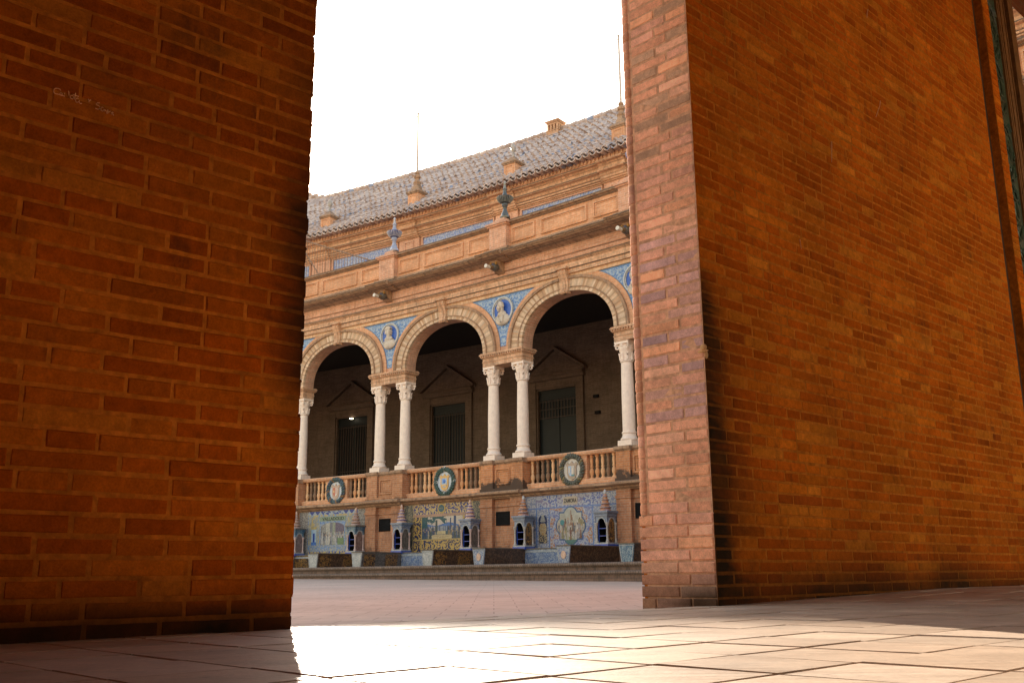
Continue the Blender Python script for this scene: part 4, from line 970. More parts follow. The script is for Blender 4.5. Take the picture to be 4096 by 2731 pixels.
# ------------------------------------------------------------------ small tiled niche towers beside the murals
def tower_meshes(style):
    P = {}; st = dict(body=style[0], panel=style[1], roofA=style[2], roofB=style[3])
    b = MB(); b.box(-0.215, 0.215, -0.215, 0.215, 0, 0.075); P['plinth'] = b.mesh('plinth', M['tile_cobalt'], LOC)
    b = MB(); b.box(-0.205, 0.205, -0.205, 0.205, 0.075, 0.115); P['plinth_band'] = b.mesh('plinth_band', M['tile_pale'], LOC)
    b = MB()
    b.box(-0.16, 0.16, -0.16, -0.13, 0.115, 0.72)          # back
    b.box(-0.16, -0.13, -0.13, 0.16, 0.115, 0.72); b.box(0.13, 0.16, -0.13, 0.15, 0.115, 0.72)
    b.box(-0.13, 0.13, -0.13, 0.16, 0.70, 0.72)
    P['shelf_case'] = b.mesh('shelf_case', M['black'], LOC)
    b = MB()
    for z in (0.27, 0.45): b.box(-0.13, 0.13, -0.1, 0.13, z, z+0.016)
    for x in (-0.125, 0.115): b.box(x, x+0.012, 0.12, 0.145, 0.115, 0.64)
    P['shelf'] = b.mesh('shelf', M['tile_cobalt'], LOC)
    # arched fronts: spandrels over round arches on the front and on the two sides
    def archface(flip):
        b = MB(); n = 10; r = 0.115; zc = 0.60; pts = [(r*math.cos(PI-PI*i/n), zc+r*math.sin(PI-PI*i/n)) for i in range(n+1)]
        vs = []; fs = []
        xs = [(-0.175, zc)]+pts+[(0.175, zc)]
        for x, z in xs: vs += [(x, 0.178, z), (x, 0.178, 0.76), (x, 0.15, z), (x, 0.15, 0.76)]
        for i in range(len(xs)-1): p, q = 4*i, 4*i+4; fs += [(p, q, q+1, p+1), (p+2, p+3, q+3, q+2), (p, p+2, q+2, q)]
        b.add(vs, fs); return b
    def ringface():
        b = MB(); b.ring(0, 0.60, (0.105, 0.105), (0.13, 0.13), 0.15, 0.19, n=14, ex=2); return b
    def turn(b, q):
        for _ in range(q): b.v = [(y, -x, z) for x, y, z in b.v]
        return b
    a = MB(); r_ = MB()
    for q in (0, 1, 3):
        t = turn(archface(0), q); a.add(t.v, t.f); t = turn(ringface(), q); r_.add(t.v, t.f)
    P['arch_panel'] = a.mesh('arch_panel', st['body'], LOC); P['arch_rim'] = r_.mesh('arch_rim', M['tile_pale'], LOC)
    b = MB(); 
    for q in (1, 3): t = turn(MB().box(-0.125, 0.125, 0.155, 0.17, 0.115, 0.70), q); b.add(t.v, t.f)
    P['relief_panel'] = b.mesh('relief_panel', st['panel'], LOC)
    b = MB(); b.lathe(0, 0, [(0.042, 0.115), (0.045, 0.15), (0.03, 0.17), (0.026, 0.19), (0.026, 0.50), (0.03, 0.515), (0.042, 0.55), (0.048, 0.585), (0.048, 0.60)], 10); P['colonnette'] = b.mesh('colonnette', style[4], LOC)
    b = MB(); b.box(-0.2, 0.2, -0.2, 0.2, 0.76, 0.80); b.box(-0.215, 0.215, -0.215, 0.215, 0.825, 0.845)
    for i in range(11):
        x = -0.2+i*0.0375
        for q in range(4): t = turn(MB().box(x, x+0.018, 0.19, 0.212, 0.80, 0.825), q); b.add(t.v, t.f)
    b.box(-0.195, 0.195, -0.195, 0.195, 0.80, 0.825); P['entablature'] = b.mesh('entablature', st['body'], LOC)
    b = MB(); b.box(-0.235, 0.235, -0.235, 0.235, 0.845, 0.885); P['cornice_slab'] = b.mesh('cornice_slab', style[5], LOC)
    b = MB(); b.lathe(0, 0, [(0.155, 0.885), (0.145, 0.915), (0.120, 0.95), (0.145, 0.965), (0.145, 0.985), (0.110, 1.015), (0.098, 1.045), (0.122, 1.06), (0.12, 1.08), (0.088, 1.105), (0.078, 1.14), (0.098, 1.155), (0.092, 1.175), (0.06, 1.20), (0.052, 1.24), (0.066, 1.25), (0.04, 1.29), (0.03, 1.31)], 18); P['roof'] = b.mesh('roof', st['roofA'], LOC)
    b = MB()
    for r, z in ((0.148, 0.975), (0.125, 1.07), (0.10, 1.165), (0.068, 1.25)): b.lathe(0, 0, [(r-0.02, z-0.012), (r+0.006, z-0.012), (r+0.006, z+0.004), (r-0.02, z+0.004)], 18)
    P['roof_band'] = b.mesh('roof_band', st['roofB'], LOC)
    b = MB(); b.lathe(0, 0, [(0.025, 1.31), (0.038, 1.335), (0.04, 1.36), (0.028, 1.40), (0.01, 1.425)], 12); P['finial'] = b.mesh('finial', style[6], LOC)
    return P
pinkcol = m_plain('pink_fluted_glaze', (0.46, 0.35, 0.32), 0.35, 0.5, 0.25, 30); 
orangeg = m_plain('orange_blue_glaze', (0.42, 0.20, 0.09), 0.3, 0.5, 0.5, 14, 0.45, (0.22, 0.25, 0.42)); pinkg = m_plain('rose_glaze', (0.33, 0.23, 0.2), 0.35, 0.5, 0.35, 16); cream = m_plain('cream_rose_glaze', (0.50, 0.34, 0.26), 0.35, 0.5, 0.3, 16)
bluegrey = m_plain('blue_grey_glaze', (0.15, 0.20, 0.29), 0.3, 0.5, 0.3, 14); greyc = m_plain('grey_fluted_glaze', (0.36, 0.345, 0.32), 0.35, 0.5, 0.35, 30)
STY = {-2: tower_meshes((M['tile_teal'], M['tile_pink'], pinkg, M['mould_dark'], pinkcol, M['tile_grey'], cream)),
       -1: tower_meshes((M['tile_lightblue'], M['tile_grey'], cream, M['tile_cobalt'], pinkcol, bluegrey, cream)),
       0: tower_meshes((bluegrey, M['tile_gold'], orangeg, bluegrey, greyc, bluegrey, M['medal_rim']))}
TL = {(-2, 0): 'rose roofed niche tower at the far left edge, left of the VALLADOLID mural', (-2, 1): 'rose roofed niche tower with dark shelf opening, right of the VALLADOLID mural',
      (-1, 0): 'cream roofed niche tower left of the gold scrollwork mural', (-1, 1): 'cream roofed niche tower overlapping the right end of the gold scrollwork mural',
      (0, 0): 'orange roofed niche tower left of the ZAMORA mural', (0, 1): 'orange roofed niche tower right of the ZAMORA mural, near the right brick pier'}
for (k, e), lb in TL.items():
    s = k*BAY+(1.0, 3.735)[e]; P_ = STY[k]
    t = thing('niche_tower', lb, 'niche tower', F(s, 0.55, 0.655), FR(s), 'small tiled niche towers on the benches')
    for nm in ('plinth', 'shelf_case', 'relief_panel', 'entablature', 'cornice_slab'):
        o = sub(nm, P_[nm], t)
        if nm == 'plinth': sub('plinth_band', P_['plinth_band'], o)
        if nm == 'shelf_case': sub('shelf', P_['shelf'], o)
    ap = sub('arch_panel', P_['arch_panel'], t); sub('arch_rim', P_['arch_rim'], ap)
    rf = sub('roof', P_['roof'], t); sub('roof_band', P_['roof_band'], rf); sub('finial', P_['finial'], rf)
    for x in (-0.165, 0.165):
        for y in (-0.165, 0.165):
            o = sub('colonnette', P_['colonnette'], t); o.location = (x, y, 0)

# ------------------------------------------------------------------ tiled benches between the murals
BZ0, BZ1 = 0.20, 0.655
def bench(k, capA, capB, inner, back, outer, label, emblem=False):
    a = k*BAY; t = thing('tiled_bench', label, 'bench', F(a+2.35, 1.2, BZ0), group='U-shaped tiled benches under the murals')
    for c, capm, sg in ((a+0.97, capA, 1), (a+3.79, capB, -1)):
        d0, d1 = 0.36, 2.28; wT, wB = 0.215, 0.15
        def slab(d0, d1, g=0.0): return [(c-wT-g, d1, BZ1), (c+wT+g, d1, BZ1), (c+wB+g, d1, BZ0), (c-wB-g, d1, BZ0), (c-wT-g, d0, BZ1), (c+wT+g, d0, BZ1), (c+wB+g, d0, BZ0), (c-wB-g, d0, BZ0)]
        FC = [(0, 1, 2, 3), (7, 6, 5, 4), (0, 4, 5, 1), (2, 6, 7, 3), (1, 5, 6, 2), (0, 3, 7, 4)]
        b = MB(); b.add(slab(d0, d1-0.02), FC); sb = b.build('side_bench', M[inner] if sg > 0 else M[outer], t, smooth=0)
        b = MB(); b.add(slab(d1-0.02, d1, 0.004), FC); ep = b.build('end_panel', M[capm], sb, smooth=0)
        b = MB(); b.box(c-wT-0.012, c+wT+0.012, d0, d1+0.012, BZ1, BZ1+0.03); b.build('seat_slab', M['seat'], sb)
        b = MB()
        fr = [(c-wT+0.02, BZ1-0.025), (c+wT-0.02, BZ1-0.025), (c+wB-0.015, BZ0+0.05), (c-wB+0.015, BZ0+0.05)]
        for i in range(4):
            p, q = fr[i], fr[(i+1) % 4]; b.tube([(p[0], d1+0.003, p[1]), (q[0], d1+0.003, q[1])], 0.010, 4)
        b.build('panel_border', M['tile_pale'], sb)
        if emblem: disc_mb(c, 0.46, 0.075, 0.095, d1, d1+0.012, 18).build('oval_emblem', M['tile_orange'] if 0 else cream, sb)
        # inlaid panels along the inner and outer long faces
        lean = (wT-wB)/(BZ1-BZ0)
        def face(side, x0, x1, z0, z1, mat, nm):
            b = MB(); f_ = lambda z: c+side*(wB+(z-BZ0)*lean+0.004)
            b.add([(f_(z0), x0, z0), (f_(z0), x1, z0), (f_(z1), x1, z1), (f_(z1), x0, z1)], [(0, 1, 2, 3)]); b.build(nm, M[mat], sb, smooth=0)
        yield c, face
    b = MB(); b.box(a+1.16, a+3.60, 0.215, 0.70, BZ0, BZ1); bb = b.build('back_bench', M[back], t)
    b = MB(); b.box(a+1.18, a+3.58, 0.215, 0.715, BZ1, BZ1+0.03); b.build('seat_slab', M['seat'], bb)
    b = MB(); b.box(a+1.16, a+3.60, 0.69, 0.708, BZ1-0.075, BZ1-0.03); b.box(a+1.16, a+3.60, 0.69, 0.708, BZ0+0.02, BZ0+0.05); b.build('tile_border', M['tile_pale'], bb)
def run(gen, deco):
    for i, (c, face) in enumerate(gen):
        for (w_, side, x0, x1, z0, z1, mat) in deco:
            if w_ == i: face(side, x0, x1, z0, z1, mat, 'inlaid_panel')
run(bench(-2, 'tile_teal', 'tile_pale', 'tile_grey', 'tile_gold', 'tile_brown', 'blue and grey tiled bench below the VALLADOLID mural'), [(0, 1, 0.75, 1.95, 0.27, 0.58, 'tile_orange'), (1, 1, 1.75, 2.18, 0.25, 0.62, 'tile_gold'), (1, 1, 0.9, 1.25, 0.25, 0.62, 'tile_gold')])
run(bench(-1, 'tile_pale', 'tile_pale', 'tile_grey', 'tile_lightblue', 'tile_brown', 'grey white tiled bench below the gold scrollwork mural'), [(0, 1, 1.75, 2.18, 0.25, 0.62, 'tile_gold'), (0, 1, 0.85, 1.35, 0.25, 0.62, 'tile_gold'), (1, 1, 0.8, 1.3, 0.25, 0.62, 'tile_gold'), (1, 1, 1.75, 2.18, 0.25, 0.62, 'tile_gold')])
run(bench(0, 'tile_lightblue', 'tile_lightblue', 'tile_brown', 'tile_lightblue', 'tile_brown', 'dark brown and light blue tiled bench below the ZAMORA mural', True), [(0, 1, 0.6, 2.15, 0.26, 0.60, 'tile_brown')])
run(bench(1, 'tile_teal', 'tile_teal', 'tile_brown', 'tile_teal', 'tile_brown', 'blue ended tiled bench at the right, cut off by the right brick pier'), [])
# ------------------------------------------------------------------ the brick piers of the portico we look out of
NB = m_nearbrick('near_brick'); NBJ = m_nearbrick('end_face_brick', 0.14, 1.22)
def m_mortar(base=(0.56, 0.165, 0.018)):
    k = NT('lime_mortar', 0.92, 0.05); ob = k.obj(); n1 = k.noise(ob, 30, 5, 0.65); n2 = k.noise(ob, 6, 5, 0.7)
    c = k.mix(1.0, base, k.ramp(n1, [(0.28, 0.65), (0.72, 1.35)]), 'MULTIPLY')
    c = k.mix(k.ramp(n2, [(0.5, 0.0), (0.7, 0.6)]), c, shade(base, 0.36))
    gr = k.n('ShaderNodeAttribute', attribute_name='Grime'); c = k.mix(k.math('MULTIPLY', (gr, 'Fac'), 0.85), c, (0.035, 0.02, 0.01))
    k.color(c); k.bump(n1, 0.6, 0.01); return k.m
MORT = m_mortar()
def sheet(b, P, a0, a1, z0, z1, st=0.06):
    nx, nz = max(1, int((a1-a0)/st)), max(1, int((z1-z0)/st)); vs = []; fs = []
    for i in range(nx+1):
        for j in range(nz+1): vs.append(P(a0+(a1-a0)*i/nx, z0+(z1-z0)*j/nz))
    for i in range(nx):
        for j in range(nz): q = i*(nz+1)+j; fs.append((q, q+1, q+nz+2, q+nz+1))
    b.add(vs, fs)
HB = m_brick('portico_brick', (0.30, 0.095, 0.022), (0.24, 0.07, 0.016), (0.26, 0.11, 0.035), bw=0.30, bh=0.06)
TW = W
def row_lengths(L, r, rnd):
    out = []; x = 0; lens = [0.305, 0.15] if r % 2 == 0 else [0.15, 0.305]
    first = [0.225, 0.15][r % 2]; i = 0
    while x < L-0.02:
        l = first if i == 0 else lens[i % 2]
        if i and rnd.random() < 0.18: l = 0.225
        l += rnd.uniform(-.006, .006)
        if L-x-l < 0.06: l = L-x
        out.append((x, min(L, x+l))); x += l; i += 1
    return out
def brick(b, P, a0, a1, z0, z1, h, col, rnd, j=0.0034, soft=0.0058):
    """one brick of a face; P(a, depth, z) with depth growing outwards"""
    def q(e): return rnd.uniform(-e, e)
    A0, A1, C0, C1 = a0+j+q(.0015), a1-j+q(.0015), z0+j+q(.0016), z1-j+q(.0016)
    vs = []; s = soft; m = 3
    def ring(ins, dep, jit):
        pts = []
        for t in range(m): pts.append((A0+ins+(A1-A0-2*ins)*t/m, C0+ins))
        for t in range(2): pts.append((A1-ins, C0+ins+(C1-C0-2*ins)*t/2))
        for t in range(m): pts.append((A1-ins-(A1-A0-2*ins)*t/m, C1-ins))
        for t in range(2): pts.append((A0+ins, C1-ins-(C1-C0-2*ins)*t/2))
        return [P(a+q(jit), dep+q(jit*0.4), z+q(jit)) for a, z in pts]
    r0 = ring(0.0, -0.035, 0); r1 = ring(0.0, h-0.006, .0011); r2 = ring(s, h, .0011); n = len(r0)
    vs = r0+r1+r2; fs = []
    for k in (0, n):
        for i in range(n): fs.append((k+i, k+(i+1) % n, k+n+(i+1) % n, k+n+i))
    fs.append(tuple(range(2*n, 3*n)))
    b.add(vs, fs, col)
PALW = [(0.58, 0.122, 0.008), (0.56, 0.112, 0.007), (0.53, 0.103, 0.006), (0.61, 0.140, 0.009), (0.58, 0.130, 0.009), (0.50, 0.098, 0.006), (0.63, 0.158, 0.011)]
def face(b, P, a0, a1, z0, z1, rnd, colfn, step=0.06, flip=False, endj=0.0):
    r = math.floor((z0-0.0015)/step)
    while 0.0015+r*step < z1-0.01:
        zb = 0.0015+r*step
        for x0, x1 in row_lengths(a1-a0, r, rnd):
            A0, A1 = (a1-x1, a1-x0) if flip else (a0+x0, a0+x1)
            cl = colfn((A0+A1)/2, zb, rnd)
            if endj and flip and x0 == 0:        # worn, rounded brick noses along the free edge
                A1 += rnd.uniform(-endj, endj*0.5)-0.003
                e_ = rnd.uniform(.0022, .0045); A1 += 0.0045; b.sweep([(-0.006, zb+0.005), (-0.003, zb+0.009), (-0.003, zb+step-0.009), (-0.006, zb+step-0.005), (-0.30, zb+step-0.005), (-0.30, zb+0.005)], A1-0.02, A1-0.0034, col=cl); b.sweep([(-0.010, zb+0.011), (-0.010, zb+step-0.011), (-0.30, zb+step-0.011), (-0.30, zb+0.011)], A1-0.0034, A1-0.0034+e_, col=cl)
            brick(b, P, A0, A1, zb, zb+step, rnd.uniform(-.0016, .0018), cl, rnd)
        r += 1
def wallcol(dark):
    def f(a, z, rnd):
        c = rnd.choice(PALW); k = rnd.uniform(0.90, 1.08)*dark(a, z, rnd)
        g = rnd.random()
        if g < 0.03: c = (0.44, 0.088, 0.008)
        elif g > 0.93: c = (0.66, 0.19, 0.017)
        return shade(c, k)
    return f
rnd = random.Random(5)
def ss(a, b_, x): t = min(1, max(0, (x-a)/(b_-a))); return t*t*(3-2*t)
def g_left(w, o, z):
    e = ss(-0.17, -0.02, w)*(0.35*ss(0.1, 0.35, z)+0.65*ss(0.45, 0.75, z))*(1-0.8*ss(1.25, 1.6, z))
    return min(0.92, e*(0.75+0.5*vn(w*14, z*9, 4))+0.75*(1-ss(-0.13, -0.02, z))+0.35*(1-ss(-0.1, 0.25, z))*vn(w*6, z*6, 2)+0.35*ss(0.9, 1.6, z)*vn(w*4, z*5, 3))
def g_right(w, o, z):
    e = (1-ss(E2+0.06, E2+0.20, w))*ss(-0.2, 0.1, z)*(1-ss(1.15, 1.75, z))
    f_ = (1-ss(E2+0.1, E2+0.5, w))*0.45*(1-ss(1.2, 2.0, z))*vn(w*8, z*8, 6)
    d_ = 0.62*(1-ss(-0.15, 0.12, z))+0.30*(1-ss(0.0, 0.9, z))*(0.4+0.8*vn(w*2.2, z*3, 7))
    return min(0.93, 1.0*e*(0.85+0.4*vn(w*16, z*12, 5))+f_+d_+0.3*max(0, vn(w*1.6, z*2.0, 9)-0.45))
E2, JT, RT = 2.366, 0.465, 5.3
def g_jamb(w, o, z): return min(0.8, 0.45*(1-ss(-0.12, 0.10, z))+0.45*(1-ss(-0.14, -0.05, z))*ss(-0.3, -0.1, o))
# left pier
lp = thing('brick_pier', 'dark brown brick pier filling the left side, with names scratched into it', 'brick pier', W(-2, -0.23, -0.16), WA*0)
b = MB(g_left)
def dl(a, z, rnd):
    k = 1.0
    if z > 0.95: k *= 1-0.25*min(1, (z-0.95)/0.7)*rnd.random()
    return k*0.88
face(b, lambda a, d, z: (a, d, z), -1.9, 0.0, -0.21, 2.7, rnd, wallcol(dl), flip=True, endj=0.006)
b.build('brickwork', NB, lp, W, smooth=0.5)
b = MB(g_left); b.box(-1.9, -0.012, -0.455, -0.006, -0.4, 2.7); sheet(b, lambda a, z: (a, -0.0022, z), -1.9, -0.012, -0.25, 2.7)
for r in range(-3, 45):
    z = 0.0015+r*0.06
    if rnd.random() < 0.9: b.ball((-0.006+rnd.uniform(-.005, .004), -0.03, z), (0.010, 0.03, 0.006+rnd.random()*.004), 8, 6)
b.build('mortar', MORT, lp, W)
b = MB(); b.box(-9.0, -1.9, -0.46, 0.0, -0.4, 6.2); b.box(-1.9, 0.0, -0.46, 0.0, 2.7, 6.2); b.build('upper_brickwork', HB, lp, W, smooth=0)  # unseen far left stretch closed solid to darken the interior there
b = MB()
GR = [[(-0.8844, 1.4469), (-0.887, 1.4506), (-0.8934, 1.4509), (-0.8996, 1.4492), (-0.9037, 1.4447), (-0.9051, 1.4386), (-0.9031, 1.4332), (-0.8971, 1.4317), (-0.8899, 1.4332), (-0.8817, 1.4324), (-0.8708, 1.4331)], [(-0.8784, 1.4366), (-0.8811, 1.4403), (-0.8846, 1.4391), (-0.8865, 1.4354), (-0.8835, 1.4323), (-0.8801, 1.4345), (-0.8781, 1.4378)], [(-0.8731, 1.4436), (-0.8722, 1.4388)], [(-0.8617, 1.4537), (-0.8594, 1.4391)], [(-0.8457, 1.4407), (-0.8497, 1.443), (-0.8545, 1.4408), (-0.8559, 1.4357), (-0.8523, 1.4317), (-0.8482, 1.4318), (-0.8449, 1.4368), (-0.8457, 1.4407)], [(-0.8409, 1.4537), (-0.8417, 1.4421), (-0.8422, 1.4316)], [(-0.8486, 1.4464), (-0.8407, 1.4461), (-0.8304, 1.446)], [(-0.8307, 1.4386), (-0.8354, 1.4386), (-0.8391, 1.4337), (-0.8386, 1.4277), (-0.8341, 1.4246), (-0.8298, 1.4286), (-0.828, 1.4344), (-0.8278, 1.4272), (-0.8239, 1.4244), (-0.8194, 1.4269)], [(-0.8024, 1.4473), (-0.7983, 1.4429)], [(-0.7939, 1.447), (-0.7982, 1.4419), (-0.7997, 1.4378)], [(-0.7662, 1.446), (-0.7737, 1.444), (-0.7771, 1.4397), (-0.7759, 1.4364), (-0.7692, 1.4366), (-0.7646, 1.4329), (-0.765, 1.427), (-0.77, 1.4233), (-0.7781, 1.4242)], [(-0.7541, 1.4338), (-0.7585, 1.4349), (-0.7614, 1.4298), (-0.7603, 1.4223), (-0.7564, 1.4215), (-0.753, 1.4263)], [(-0.7523, 1.4297), (-0.7503, 1.423)], [(-0.7508, 1.4291), (-0.7474, 1.4292), (-0.7465, 1.4243)], [(-0.74, 1.4322), (-0.7394, 1.4193)], [(-0.7399, 1.4254), (-0.7438, 1.4267), (-0.7427, 1.4187), (-0.7389, 1.4194)], [(-0.7363, 1.4287), (-0.7357, 1.4221)], [(-0.7356, 1.4268), (-0.7301, 1.4302)], [(-0.7232, 1.4288), (-0.7288, 1.4259), (-0.7283, 1.4203), (-0.7246, 1.4226), (-0.7231, 1.4278)], [(-0.7245, 1.4221), (-0.7199, 1.4194)]]
for s_ in GR: b.tube([(w_, 0.0024, z_) for w_, z_ in s_], 0.00145, 4)
gm = m_plain('scratched_line', (0.80, 0.42, 0.20), 0.9, 0.1, 0.4, 60); gm_o = b.build('scratched_writing', gm, lp, W)
# right pier
rp = thing('brick_pier', 'orange brown brick pier on the right with a pale pinkish end face', 'brick pier', W(4.5, -0.23, -0.14))
E2, JT, RT = 2.366, 0.465, 5.3
def dr(a, z, rnd):
    k = 1.0
    if z < 1.3 and rnd.random() < 0.08: k *= 0.78
    return k
b = MB(g_right); face(b, lambda a, d, z: (a, d, z), E2+0.002, 6.72, -0.21, RT, rnd, wallcol(dr)); b.build('brickwork', NB, rp, W, smooth=0.5)
def jcol(a, z, rnd):
    c = rnd.choice([(0.80, 0.40, 0.26), (0.76, 0.365, 0.23), (0.82, 0.44, 0.295), (0.73, 0.37, 0.26), (0.82, 0.40, 0.235)])
    if 0.7 < z < 1.75 and rnd.random() < 0.62: c = rnd.choice([(0.53, 0.32, 0.30), (0.57, 0.33, 0.29), (0.49, 0.31, 0.31), (0.62, 0.35, 0.28)])
    if z > 2.2 and rnd.random() < 0.3: c = (0.50, 0.30, 0.20)
    k = rnd.uniform(0.85, 1.12)
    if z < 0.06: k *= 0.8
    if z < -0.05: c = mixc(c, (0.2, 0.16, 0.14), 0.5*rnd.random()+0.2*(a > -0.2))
    return shade(c, k)
b = MB(g_jamb); face(b, lambda a, d, z: (E2-d, a, z), -JT+0.055, -0.001, 0.29, RT, rnd, jcol, flip=True)
face(b, lambda a, d, z: (E2-d-0.004, a, z), -JT-0.012, -0.001, -0.21, 0.29, rnd, jcol, flip=True)
b.build('end_brickwork', NBJ, rp, W, smooth=0.5)
b = MB(); r = 5
while r*0.06 < RT:
    z0, z1 = 0.0015+r*0.06, 0.0615+r*0.06; R_ = 0.034+rnd.uniform(-.001, .0015); dx = rnd.uniform(-.001, .001)
    b.lathe(E2+0.026+dx, -JT+0.024+dx, [(R_-0.006, z0+0.002), (R_-0.0015, z0+0.005), (R_, z0+0.012), (R_, z1-0.012), (R_-0.0015, z1-0.005), (R_-0.006, z1-0.002)], 16, shade(rnd.choice([(0.68, 0.335, 0.21), (0.64, 0.31, 0.19), (0.62, 0.32, 0.23)]), rnd.uniform(.85, 1.1))); r += 1
b.build('corner_bead', NBJ, rp, W)
b = MB(lambda w, o, z: g_right(w, o, z) if o > -0.003 else g_jamb(w, o, z)*0.7); b.box(E2+0.006, 6.72, -JT+0.005, -0.006, -0.4, RT); sheet(b, lambda a, z: (a, -0.0022, z), E2+0.0022, 6.72, -0.25, RT); b.build('mortar', MORT, rp, W)
b = MB(g_jamb); sheet(b, lambda a, z: (E2+0.0016, a, z), -JT+0.03, -0.0022, -0.25, RT); b.lathe(E2+0.026, -JT+0.024, [(0.0315, 0.29), (0.0315, RT)], 12); b.build('end_mortar', m_mortar((0.66, 0.37, 0.23)), rp, W)
b = MB(); b.ball((E2-0.001, -0.004, 1.135), (0.012, 0.02, 0.02), 9, 7); b.ball((E2+0.002, -0.012, 1.118), (0.010, 0.035, 0.010), 9, 6); b.ball((E2+0.014, -0.001, 1.10), (0.014, 0.009, 0.022), 8, 6)
b.build('mortar_patch', m_plain('ochre_render', (0.62, 0.36, 0.17), 0.9, 0.1, 0.3, 50, 0, bump=0.8), rp, W)
b = MB()
for p in (((4.679, 3.306), (4.66, 3.26), (4.582, 3.147)), ((4.627, 4.02), (4.61, 3.98), (4.60, 3.94)), ((3.4, 1.96), (3.41, 1.90)), ((3.9, 2.75), (3.88, 2.60))): b.tube([(w_, 0.003, z_) for w_, z_ in p], 0.004, 4, r1=0.0015)
b.build('scratches', gm, rp, W)
b = MB(); b.box(E2+0.004, 6.72, -0.46, 0.0, RT, 6.2); b.box(6.72, 7.78, -0.46, -0.12, -0.4, 6.2); b.build('upper_brickwork', HB, rp, W, smooth=0)
b = MB(); b.box(6.721, 6.975, -0.2, -0.075, -0.4, 6.19); b.build('dark_groove', m_plain('dark_stained_render', (0.10, 0.045, 0.022), 0.8, 0.2, 0.25, 12), rp, W, smooth=0)
b = MB(); face(b, lambda a, d, z: (a, d, z), 6.975, 7.125, -0.21, 6.1, rnd, wallcol(lambda a, z, r_: 1.05)); b.build('pilaster_strip', NB, rp, W, smooth=0.5)
b = MB(); b.box(6.974, 7.126, -0.2, -0.0045, -0.4, 6.19); b.build('mortar', MORT, rp, W, smooth=0)
pil = MB(); pil.box(7.126, 7.40, -0.2, -0.03, -0.4, 6.19)
for i in range(30):
    z = 0.1+i*0.2; pts = []
    for j in range(14): t = j*0.5; r_ = 0.095*(1-j/15); pts.append((7.263+r_*math.cos(t+i), -0.028, z+r_*math.sin(t+i)))
    pil.tube(pts, 0.014, 5, r1=0.006)
    pil.tube([(7.263+0.09*math.sin(i*2.1), -0.03, z-0.1), (7.263, -0.018, z), (7.263-0.09*math.sin(i*2.1), -0.03, z+0.1)], 0.012, 5)
pil.build('green_tile_strip', m_plain('green_glazed_relief', (0.05, 0.085, 0.055), 0.35, 0.5, 0.5, 9, 0.4, (0.16, 0.10, 0.04)), rp, W)
b = MB(); b.frame(7.13, 7.396, -0.35, 6.15, 0.022, -0.05, -0.012)
b.box(7.40, 7.56, -0.2, -0.008, -0.4, 6.19); b.box(7.43, 7.45, -0.1, 0.0, -0.4, 6.19); b.box(7.52, 7.54, -0.1, 0.0, -0.4, 6.19); b.box(7.65, 7.78, -0.2, 0.0, -0.4, 6.19)
b.build('moulded_edge', m_plain('brown_glazed_edge', (0.24, 0.105, 0.035), 0.5, 0.4, 0.3, 20, 0.4, (0.05, 0.03, 0.015)), rp, W, smooth=0)
b = MB(); b.box(7.56, 7.65, -0.2, -0.07, -0.4, 6.19); b.build('dark_groove', m_plain('dark_joint', (0.05, 0.028, 0.015), 0.8, 0.2), rp, W, smooth=0)

# ------------------------------------------------------------------ portico: floor tiles, ceiling and rear wall
b = MB(); TS = 0.265; rnd = random.Random(21)
PT = [(0.54, 0.40, 0.29), (0.57, 0.425, 0.31), (0.505, 0.365, 0.26), (0.58, 0.44, 0.33), (0.53, 0.385, 0.275)]
for i in range(-22, 40):
    for j in range(-2, 24):
        w0, o0 = -0.03+i*TS, 1.47-6*TS+j*TS
        if w0 < -5.5 or w0 > 10.5 or o0+TS < -0.50: continue
        o0c = max(o0, -0.47)
        g = 0.0026; h = rnd.uniform(-.0013, .0013); tw, to = rnd.uniform(-.004, .004), rnd.uniform(-.005, .005); vs = []
        for (ins, dz) in ((0, -0.03), (0, -0.004), (0.0035, 0.0)):
            for w, o in ((w0+g+ins, o0c+g+ins), (w0+TS-g-ins, o0c+g+ins), (w0+TS-g-ins, o0+TS-g-ins), (w0+g+ins, o0+TS-g-ins)):
                vs.append((w+rnd.uniform(-.0008, .0008), o+rnd.uniform(-.0008, .0008), inner_floor(w)+0.05*min(0, o)+h+dz+tw*(w-w0-TS/2)+to*(o-o0-TS/2)))
        fs = [(8, 9, 10, 11)]+[(k+a, k+(a+1) % 4, k+4+(a+1) % 4, k+4+a) for k in (0, 4) for a in range(4)]
        b.add(vs, fs, shade(rnd.choice(PT), rnd.uniform(.9, 1.08)))
kf = NT('terracotta_floor_tile', 0.42, 0.32); ob = kf.obj()
n1 = kf.noise(ob, 3.5, 6, 0.7); n2 = kf.noise(kf.map(ob, (3, 38, 1), rot=(0, 0, 0.35)), 1.0, 5, 0.7); n3 = kf.noise(ob, 70, 4, 0.6)
n4 = kf.noise(ob, 11, 6, 0.75); c = kf.mix(0.75, kf.attr('Col'), kf.ramp(n1, [(0.3, 0.68), (0.7, 1.25)]), 'MULTIPLY'); c = kf.mix(kf.ramp(n4, [(0.57, 0.0), (0.74, 0.55)]), c, (0.16, 0.105, 0.08)); c = kf.mix(0.5, c, kf.ramp(n2, [(0.3, 0.75), (0.7, 1.2)]), 'MULTIPLY'); c = kf.mix(0.4, c, kf.ramp(n3, [(0.3, 0.75), (0.7, 1.2)]), 'MULTIPLY')
kf.color(c); kf.rough(kf.ramp(n2, [(0.3, 0.40), (0.7, 0.62)])); kf.bump(kf.math('ADD', n3, n2), 0.25, 0.004)
fl_ = b.build('passage_floor', kf.m, None, W, smooth=0.4, kind='structure')
gx = [-9, -5.5, -1, 0, 1, 2, 3, 4, 5, 14.9]; vs = []; fs = []
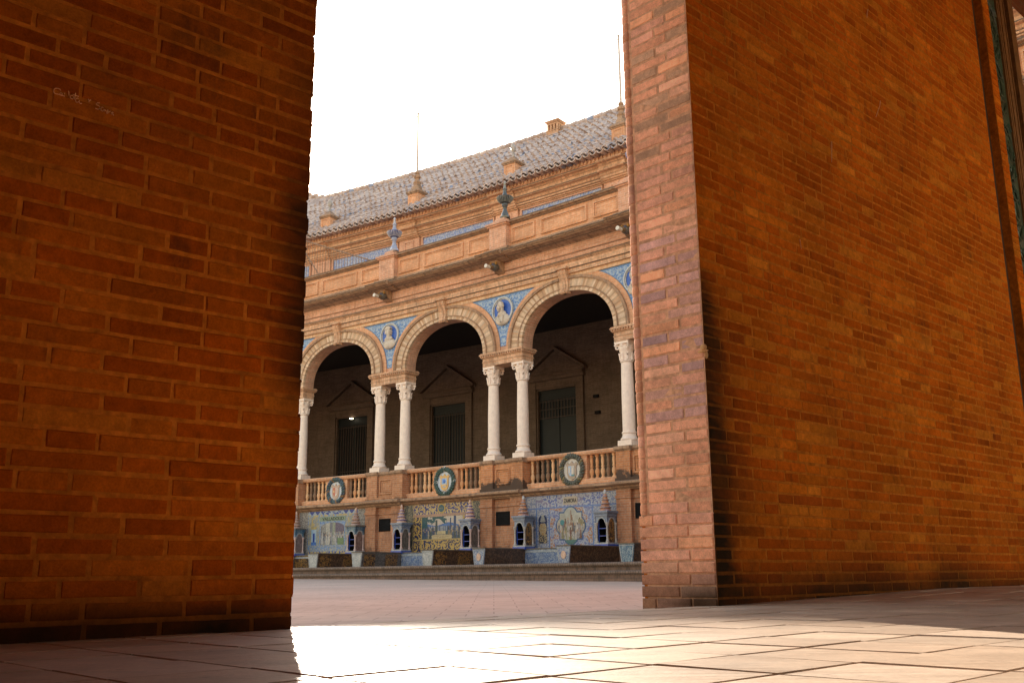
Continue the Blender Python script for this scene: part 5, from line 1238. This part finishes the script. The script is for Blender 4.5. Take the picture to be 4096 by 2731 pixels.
for x in gx: vs += [(x, -0.47, inner_floor(x)-0.032), (x, 0.0, inner_floor(x)-0.0085), (x, 10.99, inner_floor(x)-0.0085)]
for i in range(len(gx)-1): fs += [(3*i, 3*i+1, 3*i+4, 3*i+3), (3*i+1, 3*i+2, 3*i+5, 3*i+4)]
b = MB(); b.add(vs, fs); b.build('floor_bedding', m_plain('dark_joint_mortar', (0.16, 0.09, 0.055), 0.95, 0.1, 0.3, 30), fl_, W, smooth=0)
CEIL = True
b = MB(); b.box(-9, 15, -0.46, 0.0, 6.2, 8.2); b.box(-0.02, E2+0.02, -0.46, 0.0, 3.75, 6.2); b.box(-3.4, -3.0, 0.0, 7.0, -0.4, 6.25)  # unseen cross wall, rear wall and low lintel, shaped to steer the interior light
b.box(-3.0, 3.1, 6.6, 7.0, -0.4, 6.25); b.box(12.5, 14.6, 6.4, 7.0, -0.4, 6.25); b.box(10.2, 14.6, -0.46, 0, -0.4, 6.2)
por = b.build('unseen_portico_walls', HB, None, W, smooth=0, kind='structure')
b = MB(); b.box(-9, 15, 0.0, 7.0, 6.25, 6.5); b.build('portico_ceiling', HB, por, W, smooth=0)

# ------------------------------------------------------------------ light and camera
SUN_AZ, SUN_EL = math.radians(-13.0), math.radians(22.8)
wd = bpy.data.worlds.new('World'); SC.world = wd; wd.use_nodes = True
nt = wd.node_tree; sk = nt.nodes.new('ShaderNodeTexSky'); sk.sky_type = 'NISHITA'; sk.sun_disc = False
sk.sun_elevation = SUN_EL; sk.sun_rotation = SUN_AZ; sk.dust_density = 0.6; sk.air_density = 2.0; sk.ozone_density = 1.0; sk.altitude = 0
mx = nt.nodes.new('ShaderNodeMix'); mx.data_type = 'RGBA'; mx.blend_type = 'MULTIPLY'; mx.inputs[0].default_value = 1.0; mx.inputs[7].default_value = (1.13, 0.965, 0.93, 1)
nt.links.new(sk.outputs['Color'], mx.inputs[6]); nt.links.new(mx.outputs[2], nt.nodes['Background'].inputs['Color']); nt.nodes['Background'].inputs['Strength'].default_value = SKY_STRENGTH
sl = bpy.data.lights.new('sun', 'SUN'); sl.energy = SUN_STRENGTH; sl.angle = math.radians(0.53); sl.color = (1.0, 0.89, 0.74)
so = bpy.data.objects.new('sun', sl); COL.objects.link(so)
sv = Vector((math.sin(SUN_AZ)*math.cos(SUN_EL), math.cos(SUN_AZ)*math.cos(SUN_EL), math.sin(SUN_EL)))
so.rotation_euler = sv.to_track_quat('Z', 'Y').to_euler(); so.location = (0, 0, 30)
cam = bpy.data.cameras.new('camera'); co = bpy.data.objects.new('camera', cam); COL.objects.link(co)
PITCH, ROLL = 0.230861, 0.009072
cam.sensor_width = 36; cam.lens = 3975.94/4096*36; cam.clip_start = 0.02; cam.clip_end = 2000
x_, v_, f_ = Vector((1, 0, 0)), Vector((0, -math.sin(PITCH), math.cos(PITCH))), Vector((0, math.cos(PITCH), math.sin(PITCH)))
cr, sr = math.cos(ROLL), math.sin(ROLL); rr, uu = x_*cr-v_*sr, x_*sr+v_*cr
mt = Matrix.Identity(4)
for i in range(3): mt[i][0], mt[i][1], mt[i][2] = rr[i], uu[i], -f_[i]
mt.translation = Vector((0, 0, ZO)); co.matrix_world = mt
SC.camera = co
SC.view_settings.view_transform = 'Standard'; SC.view_settings.look = 'None'; SC.view_settings.exposure = 0
SC.cycles.max_bounces = 10; SC.cycles.diffuse_bounces = 6; SC.cycles.use_denoising = True
